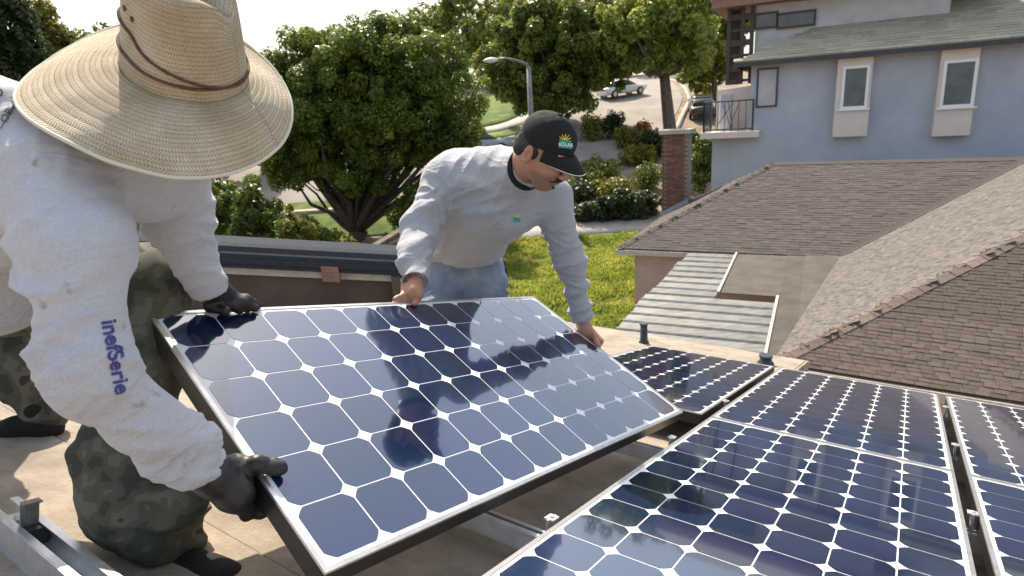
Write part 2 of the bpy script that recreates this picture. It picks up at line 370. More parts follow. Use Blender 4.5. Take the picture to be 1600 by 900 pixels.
def blades(name, n, rx, ry, hh, material, label=None):
    x = rng.uniform(*rx, n); y = rng.uniform(*ry, n); z = hgt(x, y)+.05
    c = vnoise(np.column_stack([x, y, z]), .9, 4)+vnoise(np.column_stack([x, y, z]), 3, 5)*.6
    h = hh*(.5+rng.random(n))*(1+1.6*c); h = np.clip(h, .03, None)
    a = rng.uniform(0, 2*np.pi, n); wd = .03+.03*rng.random(n); lx = rng.normal(0, .06, n); ly = rng.normal(0, .06, n)
    V = np.zeros((n, 4, 3)); dx, dy = np.cos(a)*wd, np.sin(a)*wd
    V[:, 0] = np.column_stack([x-dx, y-dy, z]); V[:, 1] = np.column_stack([x+dx, y+dy, z])
    V[:, 2] = np.column_stack([x+dx*.3+lx, y+dy*.3+ly, z+h]); V[:, 3] = np.column_stack([x-dx*.3+lx, y-dy*.3+ly, z+h])
    o = mesh_obj(name, V.reshape(-1, 3), np.arange(4*n).reshape(n, 4), material); return tag(o, label, 'grass', kind='stuff')
blades('lawn_grass', 60000, (-.5, 6.2), (15, 28.8), .13, MT['grass'], 'bright green rough lawn grass between the two roofs and the sidewalk')

# ------------------------------------------------------------------ trees
def leaves(C, R, n, size, per, flat=1.0):
    """C,R clump centres/radii; returns leaf quads"""
    pr = R**2/np.sum(R**2); k = rng.choice(len(C), n, p=pr)
    d = rng.normal(size=(n, 3)); d /= np.linalg.norm(d, axis=1)[:, None]; rr = R[k]*(.55+.5*rng.random(n)**.6)
    P = C[k]+d*rr[:, None]*np.array([1, 1, flat])
    nn = d*.8+rng.normal(size=(n, 3))*.55+np.array([0, 0, .5]); nn /= np.linalg.norm(nn, axis=1)[:, None]
    t = np.cross(nn, rng.normal(size=(n, 3))); t /= np.linalg.norm(t, axis=1)[:, None]; bb = np.cross(nn, t)
    s = size*(.6+.8*rng.random(n))[:, None]
    V = np.stack([P-t*s, P+bb*s*.5+nn*s*.12, P+t*s, P-bb*s*.5+nn*s*.12], 1)
    return V.reshape(-1, 3), np.arange(4*n).reshape(n, 4)
def tree(name, label, base, blobs, n, size, leaf, bark='bark', trunk_r=.3, fork=None, nclump=140, clump_r=(.35, .9), limbs=16, cat='tree', group=None, limb_r=.4, spreadtrunk=1, shell=.55):
    base = np.asarray(base, float); t = thing(name, label, cat, base, group)
    C = []; R = []
    vol = np.array([b[1][0]*b[1][1]*b[1][2] for b in blobs]); vol = vol/vol.sum()
    for k in range(nclump):
        b = blobs[rng.choice(len(blobs), p=vol)]; d = rng.normal(size=3); d /= np.linalg.norm(d)
        rad = shell+(1-shell)*rng.random()**.8 if rng.random() < .8 else rng.random()**.5*.8
        C.append(np.array(b[0])+d*rad*np.array(b[1])*(.92+.16*rng.random())); R.append(rng.uniform(*clump_r))
    C = np.array(C); R = np.array(R)
    V, F = leaves(C, R, n, size, 1)
    mesh_obj('crown', V, F, MT[leaf], t)
    if limbs:
        mb = MB(); fork = base+np.array([0, 0, 1.2]) if fork is None else np.asarray(fork, float)
        for s_ in range(spreadtrunk):
            o = rng.normal(size=3)*trunk_r*.5*(spreadtrunk > 1); o[2] = 0
            mb.tube([base+o*1.6-[0, 0, .3], base+o+[0, 0, .05], (base+fork)/2+o*.6, fork+o*.2], [trunk_r*1.5, trunk_r*1.12, trunk_r*.95, trunk_r*.8], 10)
        pick = rng.choice(len(C), min(limbs, len(C)), replace=False)
        for k in pick:
            e = C[k]; m1 = fork+(e-fork)*.35+np.array([0, 0, -.02*np.linalg.norm(e-fork)])+rng.normal(size=3)*.15; m2 = fork+(e-fork)*.7+rng.normal(size=3)*.3
            r0 = trunk_r*limb_r*(.7+.5*rng.random())
            mb.tube([fork-[0, 0, .1], fork+(m1-fork)*.4+rng.normal(size=3)*.06, m1, m2, e], [r0*1.2, r0, r0*.8, r0*.5, r0*.15], 7)
            for _ in range(2):
                e2 = C[rng.integers(len(C))]
                if np.linalg.norm(e2-m1) < 3.5: mb.tube([m1, (m1+e2)/2+rng.normal(size=3)*.2, e2], [r0*.5, r0*.32, r0*.08], 5)
        mb.build('trunk', MT[bark], t, smooth=True)
    return t
def gp(x, y): return np.array([x, y, float(hgt(x, y))])
# big ficus left of centre
b = at_y(560, 400, 30.5); bx = b[0]; base = gp(bx, 30.5)
def bp(px, py, Y): return at_y(px, py, Y)
cT = bp(575, 160, 30.5)
tree('ficus_tree', 'large dense dome-shaped green tree with many spreading limbs beyond the dark roof edge', base,
     [(bp(560, 170, 30.5), (4.6, 4.2, 3.6)), (bp(470, 190, 30), (2.9, 3, 3.0)), (bp(690, 165, 31), (2.5, 2.8, 3.0)), (bp(520, 100, 30), (3.0, 2.8, 1.7)), (bp(640, 110, 30), (2.8, 2.8, 1.8)), (bp(700, 235, 31), (1.7, 1.8, 1.5)), (bp(450, 250, 30.5), (1.7, 1.8, 1.2)), (bp(590, 60, 31), (2.6, 2.4, .9))],
     230000, .085, 'leaf_dark', 'bark_dark', .36, fork=bp(555, 362, 30.5), nclump=900, clump_r=(.22, .6), limbs=46, limb_r=.42, spreadtrunk=3)
# second dark tree behind the lamp
base = gp(bp(868, 190, 46)[0], 46)
tree('ficus_tree', 'dark rounded tree behind the street lamp', base,
     [(bp(860, 90, 46), (5.2, 4.5, 3.9)), (bp(810, 110, 46), (2.6, 3, 2.6)), (bp(930, 70, 46), (3.0, 3, 3.6)), (bp(870, 35, 46), (4, 3, 2.2))],
     100000, .14, 'leaf_mid', 'bark_dark', .3, fork=bp(868, 178, 46), nclump=500, clump_r=(.3, .7), limbs=24, spreadtrunk=2)
# right street tree, pale thick trunk
base = gp(bp(1047, 195, 43)[0], 43)
tree('street_tree', 'leafy light-green street tree with a thick bare trunk beside the road', base,
     [(bp(1030, 40, 43), (4.2, 3.6, 3.0)), (bp(1075, 75, 43), (2.6, 2.5, 2.0)), (bp(985, 60, 43), (2.4, 2.4, 2.2)), (bp(1050, 0, 43), (4.0, 3, 2.2))],
     30000, .15, 'leaf_bright', 'bark', .42, fork=bp(1038, 118, 43), nclump=220, clump_r=(.3, .7), limbs=20)
base = gp(bp(1118, 120, 52)[0], 52)
tree('street_tree', 'sparse brownish tree against the left end of the blue house', base,
     [(bp(1105, 70, 52), (2.6, 2.4, 4.4)), (bp(1120, 20, 52), (3, 2.4, 3.4))], 15000, .2, 'leaf_yellow', 'bark', .25, fork=bp(1115, 110, 52), nclump=70, clump_r=(.4, .9), limbs=20)
for k, (px, py, Y, rx, rz, lf, lab) in enumerate([
    (725, 42, 75, 7.0, 3.4, 'leaf_mid', 'far rounded tree on the skyline between the two big trees'),
    (790, 60, 95, 6, 5, 'leaf_mid', 'far dense tree behind the lamp tree crown'),
    (670, 80, 80, 5, 4, 'leaf_mid', 'far tree peeping out right of the large dome-shaped tree'),
    (985, 45, 85, 8, 7, 'leaf_bright', 'far pale green tree behind the road bend'),
    (1065, 50, 95, 8, 8, 'leaf_mid', 'far tree behind the pale-trunk street tree'),
    (900, 40, 100, 9, 7, 'leaf_mid', 'far tree directly behind the dark rounded tree'),
    (10, 75, 34, 1.7, 3.4, 'leaf_deep', 'dark tree at the far left edge beyond the straw hat'),
    (75, 85, 38, 1.3, 2.6, 'leaf_yellow', 'small loose olive tree just left of the straw hat'),
    (150, 110, 42, 4, 2.6, 'leaf_dark', 'low dark tree half hidden behind the straw hat brim'),
    (320, 190, 38, 4, 3.0, 'leaf_deep', 'shaded tree between the straw hat and the large tree')]):
    c = bp(px, py, Y); base = gp(c[0], Y)
    tree('distant_tree', lab, base, [(c, (rx, rx*.8, rz))], 9000 if Y > 60 else 12000, .28 if Y > 60 else .15, lf, 'bark_dark', .25, fork=(c[0], Y, min(c[2]-rz*.6, base[2]+2.5) if c[2]-rz > base[2] else base[2]+1),
         nclump=60, clump_r=(.6, 1.5) if Y > 60 else (.4, .8), limbs=8)
def bush(label, px, py, Y, r, lf, n=6000, size=.09, name='bush', cr=(.12, .38), on=None):
    c = bp(px, py, Y); z = float(hgt(c[0], Y)); base = np.array([c[0], Y, z])
    top = c[2]+r[2]; cc = np.array([c[0], Y, (top+z)/2]); rz = max((top-z)/2, .25)
    t = tree(name, label, base, [(cc, (r[0], r[1], rz))], n, size, lf, 'bark_dark', .05, fork=base+[0, 0, .3], nclump=70, clump_r=cr, limbs=10, cat='bush', shell=.35)
    return t
for a in [
    ('yellow-green shrub rising over the dark roof edge in front of the tree trunk', 462, 352, 22, (.95, .9, .95), 'leaf_yellow', 9000),
    ('small yellow-green shrub top right of the taller yellow one', 545, 392, 20, (.5, .5, .4), 'leaf_yellow', 2500),
    ('olive shrub between the man in the straw hat and the yellow shrub', 395, 335, 23.5, (1.2, 1, 1.2), 'leaf_dark', 11000),
    ('dark shrub just right of the straw-hatted man\'s far sleeve', 330, 325, 25, (1.5, 1, 1.9), 'leaf_dark', 14000),
    ('shaded shrub left of the large tree trunk behind the hat', 235, 330, 27, (1.8, 1.2, 1.9), 'leaf_dark', 7000),
    ('low dark hedge bush beyond the lawn left of the brick chimney', 978, 322, 30.8, (2.1, 1.1, .75), 'leaf_deep', 16000),
    ('low dark bush at the left end of the hedge beyond the lawn', 925, 330, 31, (1.1, .9, .35), 'leaf_deep', 6000),
    ('loose green bush behind the hedge by the brick chimney', 1012, 268, 34, (.8, .7, .5), 'leaf_mid', 1500),
    ('green bush between the brick chimney and the blue house', 1100, 245, 33, (1.0, 1, 1.2), 'leaf_mid', 6000),
    ('sparse grey-green bush in the dry garden near the street', 930, 262, 36, (1.6, 1, .5), 'leaf_mid', 2600),
    ('small dark bush under the black cap bill', 905, 300, 33, (.8, .7, .5), 'leaf_deep', 3000),
    ('orange-flowered bush by the far side of the garden', 980, 210, 40, (.9, .8, .5), 'leaf_yellow', 2500),
    ('reddish bush beside the orange-flowered one', 1003, 205, 41, (.6, .6, .5), 'leaf_red', 1800),
    ('round dark bush next to the reddish bush', 960, 188, 42, (.7, .6, .6), 'leaf_deep', 2500),
    ('small yellowish bush near the dark tree foot', 925, 190, 42, (.9, .7, .4), 'leaf_yellow', 2400),
    ('straggly olive brush in the dry garden above the dark hedge', 952, 290, 33.5, (1.4, .9, .35), 'leaf_yellow', 2600),
    ('sprawling dry brush right of the cap bill', 915, 275, 35, (.9, .8, .4), 'leaf_mid', 1700),
    ('brown-green scrub below the reddish bush', 1000, 240, 37.5, (1.3, .9, .4), 'leaf_yellow', 2600),
    ('dark scrub left of the chimney cap', 1018, 222, 38.5, (1.0, .9, .7), 'leaf_deep', 4000),
    ('leafy bush half hidden behind the man in the black cap', 640, 318, 29, (1.2, .9, .8), 'leaf_mid', 5000),
    ('dark green bush under the right side of the large tree', 665, 300, 33, (1.6, 1, .8), 'leaf_dark', 6000),
    ('low bush between the two left shrubs and the tree trunk', 500, 372, 25, (.9, .8, .6), 'leaf_mid', 4500),
    ('low hedge along the foot of the pale-trunk street tree', 1065, 222, 39.5, (1.6, .8, .5), 'leaf_dark', 5000),
    ]:
    bush(*a)
bush('red-tinged weeds at the lawn edge beside the corrugated roof', 1003, 470, 15.2, (.3, .3, .22), 'leaf_red', 260, .05, cr=(.08, .18))

# ------------------------------------------------------------------ street furniture, cars
def lamp():
    LY = 34; top = bp(826, 104, LY); base = gp(top[0], LY); t = thing('street_lamp', 'tall grey street lamp with a curved arm and oval head left of the black cap', 'street lamp', base)
    mb = MB(); mb.tube([base, base+[0, 0, 3], top], [.18, .155, .12], 12); mb.build('pole', MT['zinc'], t, True)
    h = bp(776, 93, LY); mb = MB(); mb.tube([top-[0, 0, .1], top+[-.1, 0, .12], bp(806, 94, LY), bp(790, 91, LY), h], [.115, .08, .06, .055, .06], 10); mb.build('arm', MT['zinc'], t, True)
    hd = bp(767, 93, LY); V = []; F = []
    n, k = 12, 9
    for i in range(k):
        s = i/(k-1); r = math.sin(math.pi*min(max(s, .02), .98))**.6
        for j in range(n):
            a = 2*math.pi*j/n; V.append(hd+np.array([(s-.5)*.84, .18*r*math.cos(a), (.12 if math.sin(a) > 0 else .15)*r*math.sin(a)-.02+.03*(s-.5)]))
    F = [(i*n+j, i*n+(j+1) % n, (i+1)*n+(j+1) % n, (i+1)*n+j) for i in range(k-1) for j in range(n)]+[tuple(range(n))[::-1], tuple(range((k-1)*n, k*n))]
    mesh_obj('lamp_head', V, F, MT['white'], t, True)
    mb = MB(); mb.box(base+[0, 0, .1], .4, .4, .2); mb.build('base', MT['concrete'], t)
lamp()
def car(label, x, y, ang, color, name='parked_car', top=.62):
    base = gp(x, y)+[0, 0, .05]; sl = float(hgt(x, y+1)-hgt(x, y-1))/2
    t = thing(name, label, 'car', base)
    f = np.array([math.cos(ang), math.sin(ang), 0]); f[2] = sl*f[1]; f = unit(f); s = unit(np.cross([0, 0, 1], f)); u = np.cross(f, s); A = np.array([f, s, u])
    def T(p): return base+np.asarray(p, float)@A
    paint = mat(name+'_paint', color, rough=.25, spec=.5, coat=.6)
    # lofted body
    def loft(xs, hw, zl, zh, nm, mt, par=t):
        V = []; n = 10
        for X, wv, a, c in zip(xs, hw, zl, zh):
            for j in range(n):
                th = 2*math.pi*(j+.5)/n; cx, sy = math.cos(th), math.sin(th)
                yy = wv*math.copysign(abs(cx)**.45, cx); zz = (a+c)/2+(c-a)/2*math.copysign(abs(sy)**.45, sy); V.append(T([X, yy, zz]))
        k = len(xs); F = [(i*n+j, i*n+(j+1) % n, (i+1)*n+(j+1) % n, (i+1)*n+j) for i in range(k-1) for j in range(n)]+[tuple(range(n))[::-1], tuple(range((k-1)*n, k*n))]
        return mesh_obj(nm, V, F, mt, par, True)
    loft([-2.2, -2.1, -1.2, 0, 1.0, 1.9, 2.2], [.75, .85, .88, .9, .88, .84, .7], [.4, .28, .25, .25, .25, .28, .4], [.8, .92, .96, .95, .93, .82, .65], 'body', paint)
    loft([-1.75, -1.2, -.4, .4, 1.1], [.72, .68, .66, .66, .72], [.85]*5, [.93, 1.35, 1.42, 1.38, .93], 'windows', MT['glass'])
    loft([-1.1, -.4, .35], [.62, .62, .6], [1.33, 1.37, 1.33], [1.38, 1.46, 1.41], 'roof', paint)
    for X in (-1.35, 1.35):
        for Y in (-.82, .82):
            mb = MB(); mb.tube([T([X, Y-.1, .32]), T([X, Y+.1, .32])], .32, 16); w_ = mb.build('wheel', mat('tyre', (.02, .02, .02), rough=.8), t)
            mb = MB(); mb.tube([T([X, Y-.11, .32]), T([X, Y+.11, .32])], .19, 12); r = mb.build('rim', MT['alu'], w_)
    for Y in (-.6, .6):
        mb = MB(); mb.box(T([2.14, Y, .66]), .12, .28, .12, A); mb.build('headlight', MT['white'], t)
        mb = MB(); mb.box(T([-2.14, Y, .75]), .12, .25, .14, A); mb.build('tail_light', MT['leaf_red'], t)
p = bp(972, 142, 56); car('white car parked on the far bend of the road between the trees', p[0], 56, math.radians(25), (.75, .77, .78))
p = bp(1097, 140, 47); car('dark car at the kerb left of the blue house balcony', p[0], 47, math.radians(75), (.04, .03, .03))
p = bp(766, 190, 40); car('grey car parked behind the large tree, left of the lamp post', p[0]-.8, 40.5, math.radians(5), (.3, .32, .34))

# ------------------------------------------------------------------ neighbour's hip roof
Aa = unit([.891, -.454, 0]); Bb = unit([.454, .891, 0]); UP = np.array([0, 0, 1.0]); SL = .526
ZE = 2.4
E1 = at_h(965, 388, ZE); K = at_h(1207, 566, ZE)            # far left eave corner, near wing corner
ZR = ZE+3.59*SL; hw_ = 3.59
R1 = E1+Aa*hw_+Bb*hw_+UP*(ZR-ZE)
Aw = unit([.818, -.575, 0]); Bw = unit([.575, .818, 0])
_s = np.linalg.solve(np.array([[Bw[0], -Aa[0]], [Bw[1], -Aa[1]]]), (E1-K)[:2]); tK, sK = _s; V0 = K+Bw*tK      # inner corner of the L
house = thing('neighbour_house', 'single-storey tan house with brown-grey shingled hip roof in front of the blue house', 'house', (E1+K)/2*[1, 1, 0])
roofm = MB()
HWW = 3.95; ZW = ZE+HWW*SL                                   # wing half width
E0 = E1+Bb*2*hw_
F1 = E1+Aa*16; F0 = E0+Aa*16; RR = R1+Aa*13
R2 = R1+Aa*(((ZR-ZE)/SL-(R1-K)@Aw)/(Aa@Aw))               # where the main ridge meets the wing slope
KW = K+Aw*HWW+Bw*HWW+UP*(ZW-ZE); K2 = K+Aw*2*HWW
WB = K+Aw*HWW+Bw*((R2-K)@Bw+.6)+UP*(ZW-ZE)
dz = UP*-.03
P = lambda *a: [x+dz for x in a]
def poly(mb, pts): mb.add(pts, [tuple(range(len(pts)))])
poly(roofm, P(E1, V0, R2, R1)); poly(roofm, P(E0, E1, R1)); poly(roofm, P(R1, RR, F0, E0))
poly(roofm, P(K, K2, KW)); poly(roofm, P(V0, K, KW, WB, R2))
poly(roofm, P(K2, K2+Bw*14, WB+Bw*3, WB, KW)); poly(roofm, P(R2, WB, WB+Bw*3))
roof = roofm.build('roof', MT['shingle'], house)
def inpoly(q, pl):
    c = False; n = len(pl)
    for i in range(n):
        a, b = pl[i], pl[(i+1) % n]
        if (a[1] > q[1]) != (b[1] > q[1]) and q[0] < (b[0]-a[0])*(q[1]-a[1])/(b[1]-a[1])+a[0]: c = not c
    return c
def tab_geom(wd, ht, th, jw=0):
    # local: x along eave, y up-slope, z normal; lower edge thick
    return [(-wd/2, 0, 0), (wd/2, 0, 0), (wd/2, ht, 0), (-wd/2, ht, 0), (-wd/2, 0, th), (wd/2, 0, th), (wd/2, ht, th*.25), (-wd/2, ht, th*.25)]
TF = [(4, 5, 6, 7), (0, 1, 5, 4), (1, 2, 6, 5), (3, 0, 4, 7)]
def shingle_face(O, ux, outline, tabw=.30, expo=.145, material=None, objs=0, objmat=None, parent=None, camsort=True, name='shingle', th=.008):
    """lay tabs on the slope through O with eave direction ux rising by SL to the inside of outline"""
    ux = unit(ux); inward = None
    cen = np.mean(outline, axis=0); hin = np.cross(UP, ux); hin = hin if (cen-O)@hin > 0 else -hin
    uy = unit(hin+UP*SL); nz = np.cross(ux, uy); nz = nz if nz[2] > 0 else -nz
    pl = [((p-O)@ux, (p-O)@uy) for p in outline]
    x0, x1 = min(p[0] for p in pl), max(p[0] for p in pl); y1 = max(p[1] for p in pl); y0 = min(p[1] for p in pl)
    tabs = []; r = 0; y = y0
    while y < y1:
        off = rng.uniform(0, tabw)
        x = x0-off
        while x < x1+tabw:
            if inpoly((x+tabw/2, y+expo*.5), pl): tabs.append((x+tabw/2, y, rng.uniform(-.003, .004)))
            x += tabw
        y += expo; r += 1
    Pt = [O+ux*a+uy*b+nz*.002 for a, b, c in tabs]
    order = list(range(len(tabs)))
    if objs:
        def vis(p):
            q = (p-CAM)@RW; return not (0 < q[2] and -60 < 800+FPX*q[0]/q[2] < 1660 and 450+FPX*q[1]/q[2] < 655)
        order.sort(key=lambda i: (vis(Pt[i]), np.linalg.norm(Pt[i]-CAM)))
    base_me = None
    Mx = Matrix([[ux[i], uy[i], nz[i]] for i in range(3)])
    for i in order[:objs]:
        if base_me is None:
            base_me = bpy.data.meshes.new('shingle'); base_me.from_pydata(tab_geom(tabw-.004, expo*1.15, th), [], TF); base_me.materials.append(objmat)
            if (ux[0]*uy[1]-ux[1]*uy[0]) < 0: base_me.flip_normals()
        o = bpy.data.objects.new(name, base_me); COL.objects.link(o); o.parent = parent
        M_ = Mx.to_4x4(); p = Pt[i]-np.array(house.location)+nz*tabs[i][2]; M_.translation = Vector(p); o.matrix_local = M_
        if name == 'shingle': pass
    V = []; F = []
    for i in order[objs:]:
        n = len(V); wv = tabw-.004
        for (a, b_, c) in tab_geom(wv, expo*1.15, th): V.append(Pt[i]+ux*a+uy*b_+nz*(c+tabs[i][2]))
        F += [tuple(n+k for k in f) for f in TF]
    if V:
        o = mesh_obj('shingle_courses', V, F, material or MT['shingle'], parent, off=np.array(house.location)); o['kind'] = 'stuff'
shingle_face(K, Aw, [K, K2, KW], .155, .072, MT['shingle_obj'], 300, MT['shingle_obj'], roof)
shingle_face(E1, Aa, [E1, V0, R2, R1], .22, .10, MT['shingle'], 0, None, roof)
shingle_face(E1, Bb, [E0, E1, R1], .22, .10, MT['shingle'], 0, None, roof)
shingle_face(K, Bw, [V0, K, KW, WB, R2], .20, .09, MT['shingle_light'], 0, None, roof)
def caps(p, q, n, n1, n2, wd=.26, mt=None):
    p = np.asarray(p); q = np.asarray(q); d = unit(q-p); L_ = np.linalg.norm(q-p); st = L_/n; h = st*1.1
    s1 = unit(np.cross(d, n1)); s1 = s1 if s1[2] < 0 else -s1; s2 = unit(np.cross(d, n2)); s2 = s2 if s2[2] < 0 else -s2
    me = bpy.data.meshes.new('ridge_cap'); up = unit(n1+n2); V = []
    for x, e in ((0, .022), (h, .012)):
        V += [d*x+s1*wd/2+n1*e, d*x+up*(e+.004), d*x+s2*wd/2+n2*e]
    V += [s1*wd/2+n1*.008, up*.012, s2*wd/2+n2*.008]
    me.from_pydata([tuple(v) for v in V], [], [(0, 1, 4, 3), (1, 2, 5, 4), (0, 6, 7, 1), (1, 7, 8, 2)]); me.materials.append(mt or MT['capshingle'])
    for k in range(n):
        o = bpy.data.objects.new('ridge_cap', me); COL.objects.link(o); o.parent = roof; o.location = Vector(p+d*st*k-np.array(house.location))
NB, NA_, NBw, NAw = unit(UP-Bb*SL), unit(UP-Aa*SL), unit(UP-Bw*SL), unit(UP-Aw*SL); NFb = unit(UP+Bb*SL)
caps(K, KW, 22, NBw, NAw, .26); caps(E1, R1, 22, NB, NA_, .24, MT['shingle']); caps(R1, R2, 22, NB, NFb, .24, MT['shingle']); caps(E0, R1, 20, NA_, NFb, .24, MT['shingle'])
for (va, vb) in ((V0, R2),):
    d_ = unit(vb-va); na = unit(UP-Bb*SL); nb = unit(UP-Aw*SL); sa_ = unit(np.cross(na, d_)); sb_ = unit(np.cross(d_, nb)); mb = MB()
    lf = unit(UP)*.028; mb.add([va+sa_*.12+lf, va+lf*.8, va+sb_*.12+lf, vb+sa_*.12+lf, vb+lf*.8, vb+sb_*.12+lf], [(0, 1, 4, 3), (1, 2, 5, 4)]); mb.build('valley_flashing', MT['shingle'], roof)
for (p, q, n_) in ((E1, E0, -Aa), (E1, V0, -Bb), (K, K2, -Bw)):
    mb = MB(); d = unit(q-p); mb.box((p+q)/2+n_*.03-UP*.10, np.linalg.norm(q-p)+.03, .035, .13, [d, np.cross(UP, d), UP])
    mb.build('eave_trim', MT['trim'], house)
def wall(mb, p, q, z0, z1, th=.2):
    p = np.array(p, float); q = np.array(q, float); d = unit((q-p)*[1, 1, 0]); c = (p+q)/2; c[2] = (z0+z1)/2
    mb.box(c, np.linalg.norm((q-p)[:2]), th, z1-z0, [d, np.cross(UP, d), UP])
mb = MB(); ins = .45
e1 = E1+Aa*ins+Bb*ins; wall(mb, e1, E0+Aa*ins-Bb*ins, 0, ZE-.02); wall(mb, e1, e1+Aa*12, 0, ZE-.02)
k1 = K+Aw*ins+Bw*ins; wall(mb, k1, K2+Bw*ins, 0, ZE-.02); wall(mb, k1, k1+Bw*6, 0, ZE-.02)
mb.build('wall', MT['stucco_pink'], house)
# chimney
cb = at_h(1060, 300, ZE+.75)
cb = E1+Bb*2*hw_*.80+Aa*.42; cb[2] = ZE+.42*SL
print('chimney base', cb); ctop = CAM[2]
v = bp(1060, 208, cb[1]); CH = v[2]; cw_ = .43
ch = thing('brick_chimney', 'square red-brown brick chimney with pale concrete cap on the hip roof', 'chimney', cb)
CB = cb[2]-.25
cx, cy = cb[0], cb[1]; AX = np.array([Aa, Bb, UP])
mb = MB(); mb.box((cx, cy, (CH+CB-.2)/2), .82, .74, CH-CB+.2, AX); mb.build('core', MT['mortar'], ch)
bme = bpy.data.meshes.new('brick'); t_ = MB(); t_.box((0, 0, 0), .20, .09, .062); bme.from_pydata(t_.V, [], t_.F); bme.materials.append(MT['brick'])
rows = int((CH-CB)/.075)
for r in range(rows):
    z = CB+.05+r*.075
    for side_, (o_, d_, n_, L_) in enumerate(((-Bb*.37, Aa, -Bb, .82), (-Aa*.41, Bb, -Aa, .74))):
        k = 4; stp = L_/k
        for c_ in range(k):
            x_ = -L_/2+stp*(c_+.5)+(.0 if r % 2 else stp*.5)
            if x_ > L_/2-.02: x_ -= L_
            o = bpy.data.objects.new('brick', bme); COL.objects.link(o); o.parent = ch
            w_ = min(1, (L_/2+.02-abs(x_))*2/.2) ; ww = max(.45, min(1, w_))
            shift = (1-ww)*.1*(-1 if x_ > 0 else 1)*0
            M_ = Matrix([[d_[i]*ww*(stp-.012)/.2, n_[i]*.5, UP[i]] for i in range(3)]).to_4x4()
            M_.translation = Vector(np.array([cx, cy, z])+o_+n_*(.0+rng.uniform(0, .006))+d_*x_-np.array(ch.location)); o.matrix_local = M_
mb = MB(); c0 = np.array([cx, cy, CH])
for s_, (l, w2) in ((Aa, (.2, 1.02)), (-Aa, (.2, 1.02))): mb.box(c0+s_*.41+UP*.06, .22, 1.0, .14, AX)
for s_ in (Bb, -Bb): mb.box(c0+s_*.39+UP*.0585, .60, .22, .137, AX)
mb.build('cap', MT['concrete'], ch)
mb = MB(); mb.box(c0+UP*.02, .58, .55, .02, AX); mb.build('flue', MT['dark_metal'], ch)
mb = MB(); mb.box((cx, cy, 0)+UP*(cb[2]+.05)-Bb*.40+Aa*.02, 1.0, .06, .22, [unit(Aa+UP*SL), Bb, np.cross(unit(Aa+UP*SL), Bb)])
mb.box((cx, cy, 0)+UP*(cb[2]+.25)+Aa*.44, .05, .82, .2, AX); mb.build('flashing', MT['flash'], ch)

# patio cover: zinc sheets laid in steps, felt rolls beside them
pat = thing('patio_cover', 'weathered grey ribbed metal patio roof with felt strips between the two roofs', 'patio roof', K*[1, 1, 0]-Aa*1.5)
pn = at_h(975, 512, ZE-.42); D1 = -Bb
Lb = (E1-K)@Bb                                 # depth from main eave to wing corner along b
def patz(bd): return ZE-.06-.36*(bd/ Lb)       # bd distance from main eave towards us
def pp(a, bd, dz=0): q = E1+Aa*a-Bb*bd; q = np.array([q[0], q[1], patz(bd)+dz]); return q
nrow = 17; dep = Lb+.15
def a_of(px, py):
    h = ZE-.2
    for _ in range(4):
        q = at_h(px, py, h); bd = (E1-q)@Bb; h = patz(bd)
    return (q-E1)@Aa, bd
for r in range(nrow):
    b0 = dep*r/nrow; b1 = dep*(r+1)/nrow+.02
    # left/right extent read off the sheet layout
    f = (r+.5)/nrow
    pyl = 392+(512-392)*f**1.25
    la, bdm = a_of(1080-(1080-962)*f**1.1, pyl)
    left = la+rng.uniform(-.05, .05)
    ra = a_of(1150, 396)[0] if b0 < a_of(1112, 460)[1] else a_of(1203, 510)[0]
    mb = MB(); n = 2
    pr_ = [(b0, .02), (b1-.15, .012), (b1-.10, .055), (b1-.05, .055), (b1-.01, .012)]
    V = []; 
    for (bd, z) in pr_: V += [pp(left, bd, z), pp(ra, bd, z)]
    for (bd, z) in pr_: V += [pp(left, bd, z-.008), pp(ra, bd, z-.008)]
    m_ = len(pr_); F = [(2*i, 2*i+1, 2*i+3, 2*i+2) for i in range(m_-1)]+[(2*m_+2*i, 2*m_+2*i+2, 2*m_+2*i+3, 2*m_+2*i+1) for i in range(m_-1)]
    F += [(2*i, 2*i+2, 2*m_+2*i+2, 2*m_+2*i) for i in range(m_-1)]+[(2*i+1, 2*m_+2*i+1, 2*m_+2*i+3, 2*i+3) for i in range(m_-1)]+[(0, 2*m_, 2*m_+1, 1), (2*m_-2, 2*m_-1, 4*m_-1, 4*m_-2)]
    mb.add(V, F); mb.build('metal_sheet', MT['zinc'], pat)
ra1 = a_of(1150, 396)[0]; ra2 = a_of(1203, 510)[0]; bs = a_of(1112, 460)[1]
mb = MB()
for (a_, b0, b1) in ((ra1+.03, -.02, bs), (ra2+.03, bs, dep)):
    p_, q_ = pp(a_, b0, .06), pp(a_, b1, .06); mb.box((p_+q_)/2, np.linalg.norm(q_-p_), .05, .035, [unit(q_-p_), Aa, np.cross(unit(q_-p_), Aa)])
mb.build('edge_trim', MT['trim'], pat)
aK = (V0-E1)@Aa+.06
xs = np.concatenate([[ra1+.08], np.linspace(ra2+.08, aK, 4)])
for k in range(4):
    b0 = 0 if k >= 0 else 0; bend = bs-.03 if k == 0 else dep*.97
    a0 = xs[k]
    P4 = [pp(xs[k]-.02, -.03, .03+.012*k), pp(xs[k+1]+.05, -.03, .03+.012*k), pp(xs[k+1]+.05, bend, .03+.012*k), pp(xs[k]-.02, bend, .03+.012*k)]
    mb = MB(); mb.prism(P4, (0, 0, .014)); mb.build('felt_strip', MT['tar'], pat)
mb = MB(); 
for a_, b_ in ((ra1-1.6, dep-.1), (ra2-.1, dep-.1)):
    q = pp(a_, b_); mb.box((q[0], q[1], q[2]/2-.03), .1, .1, q[2]-.02)
mb.build('post', MT['darkwood'], pat)

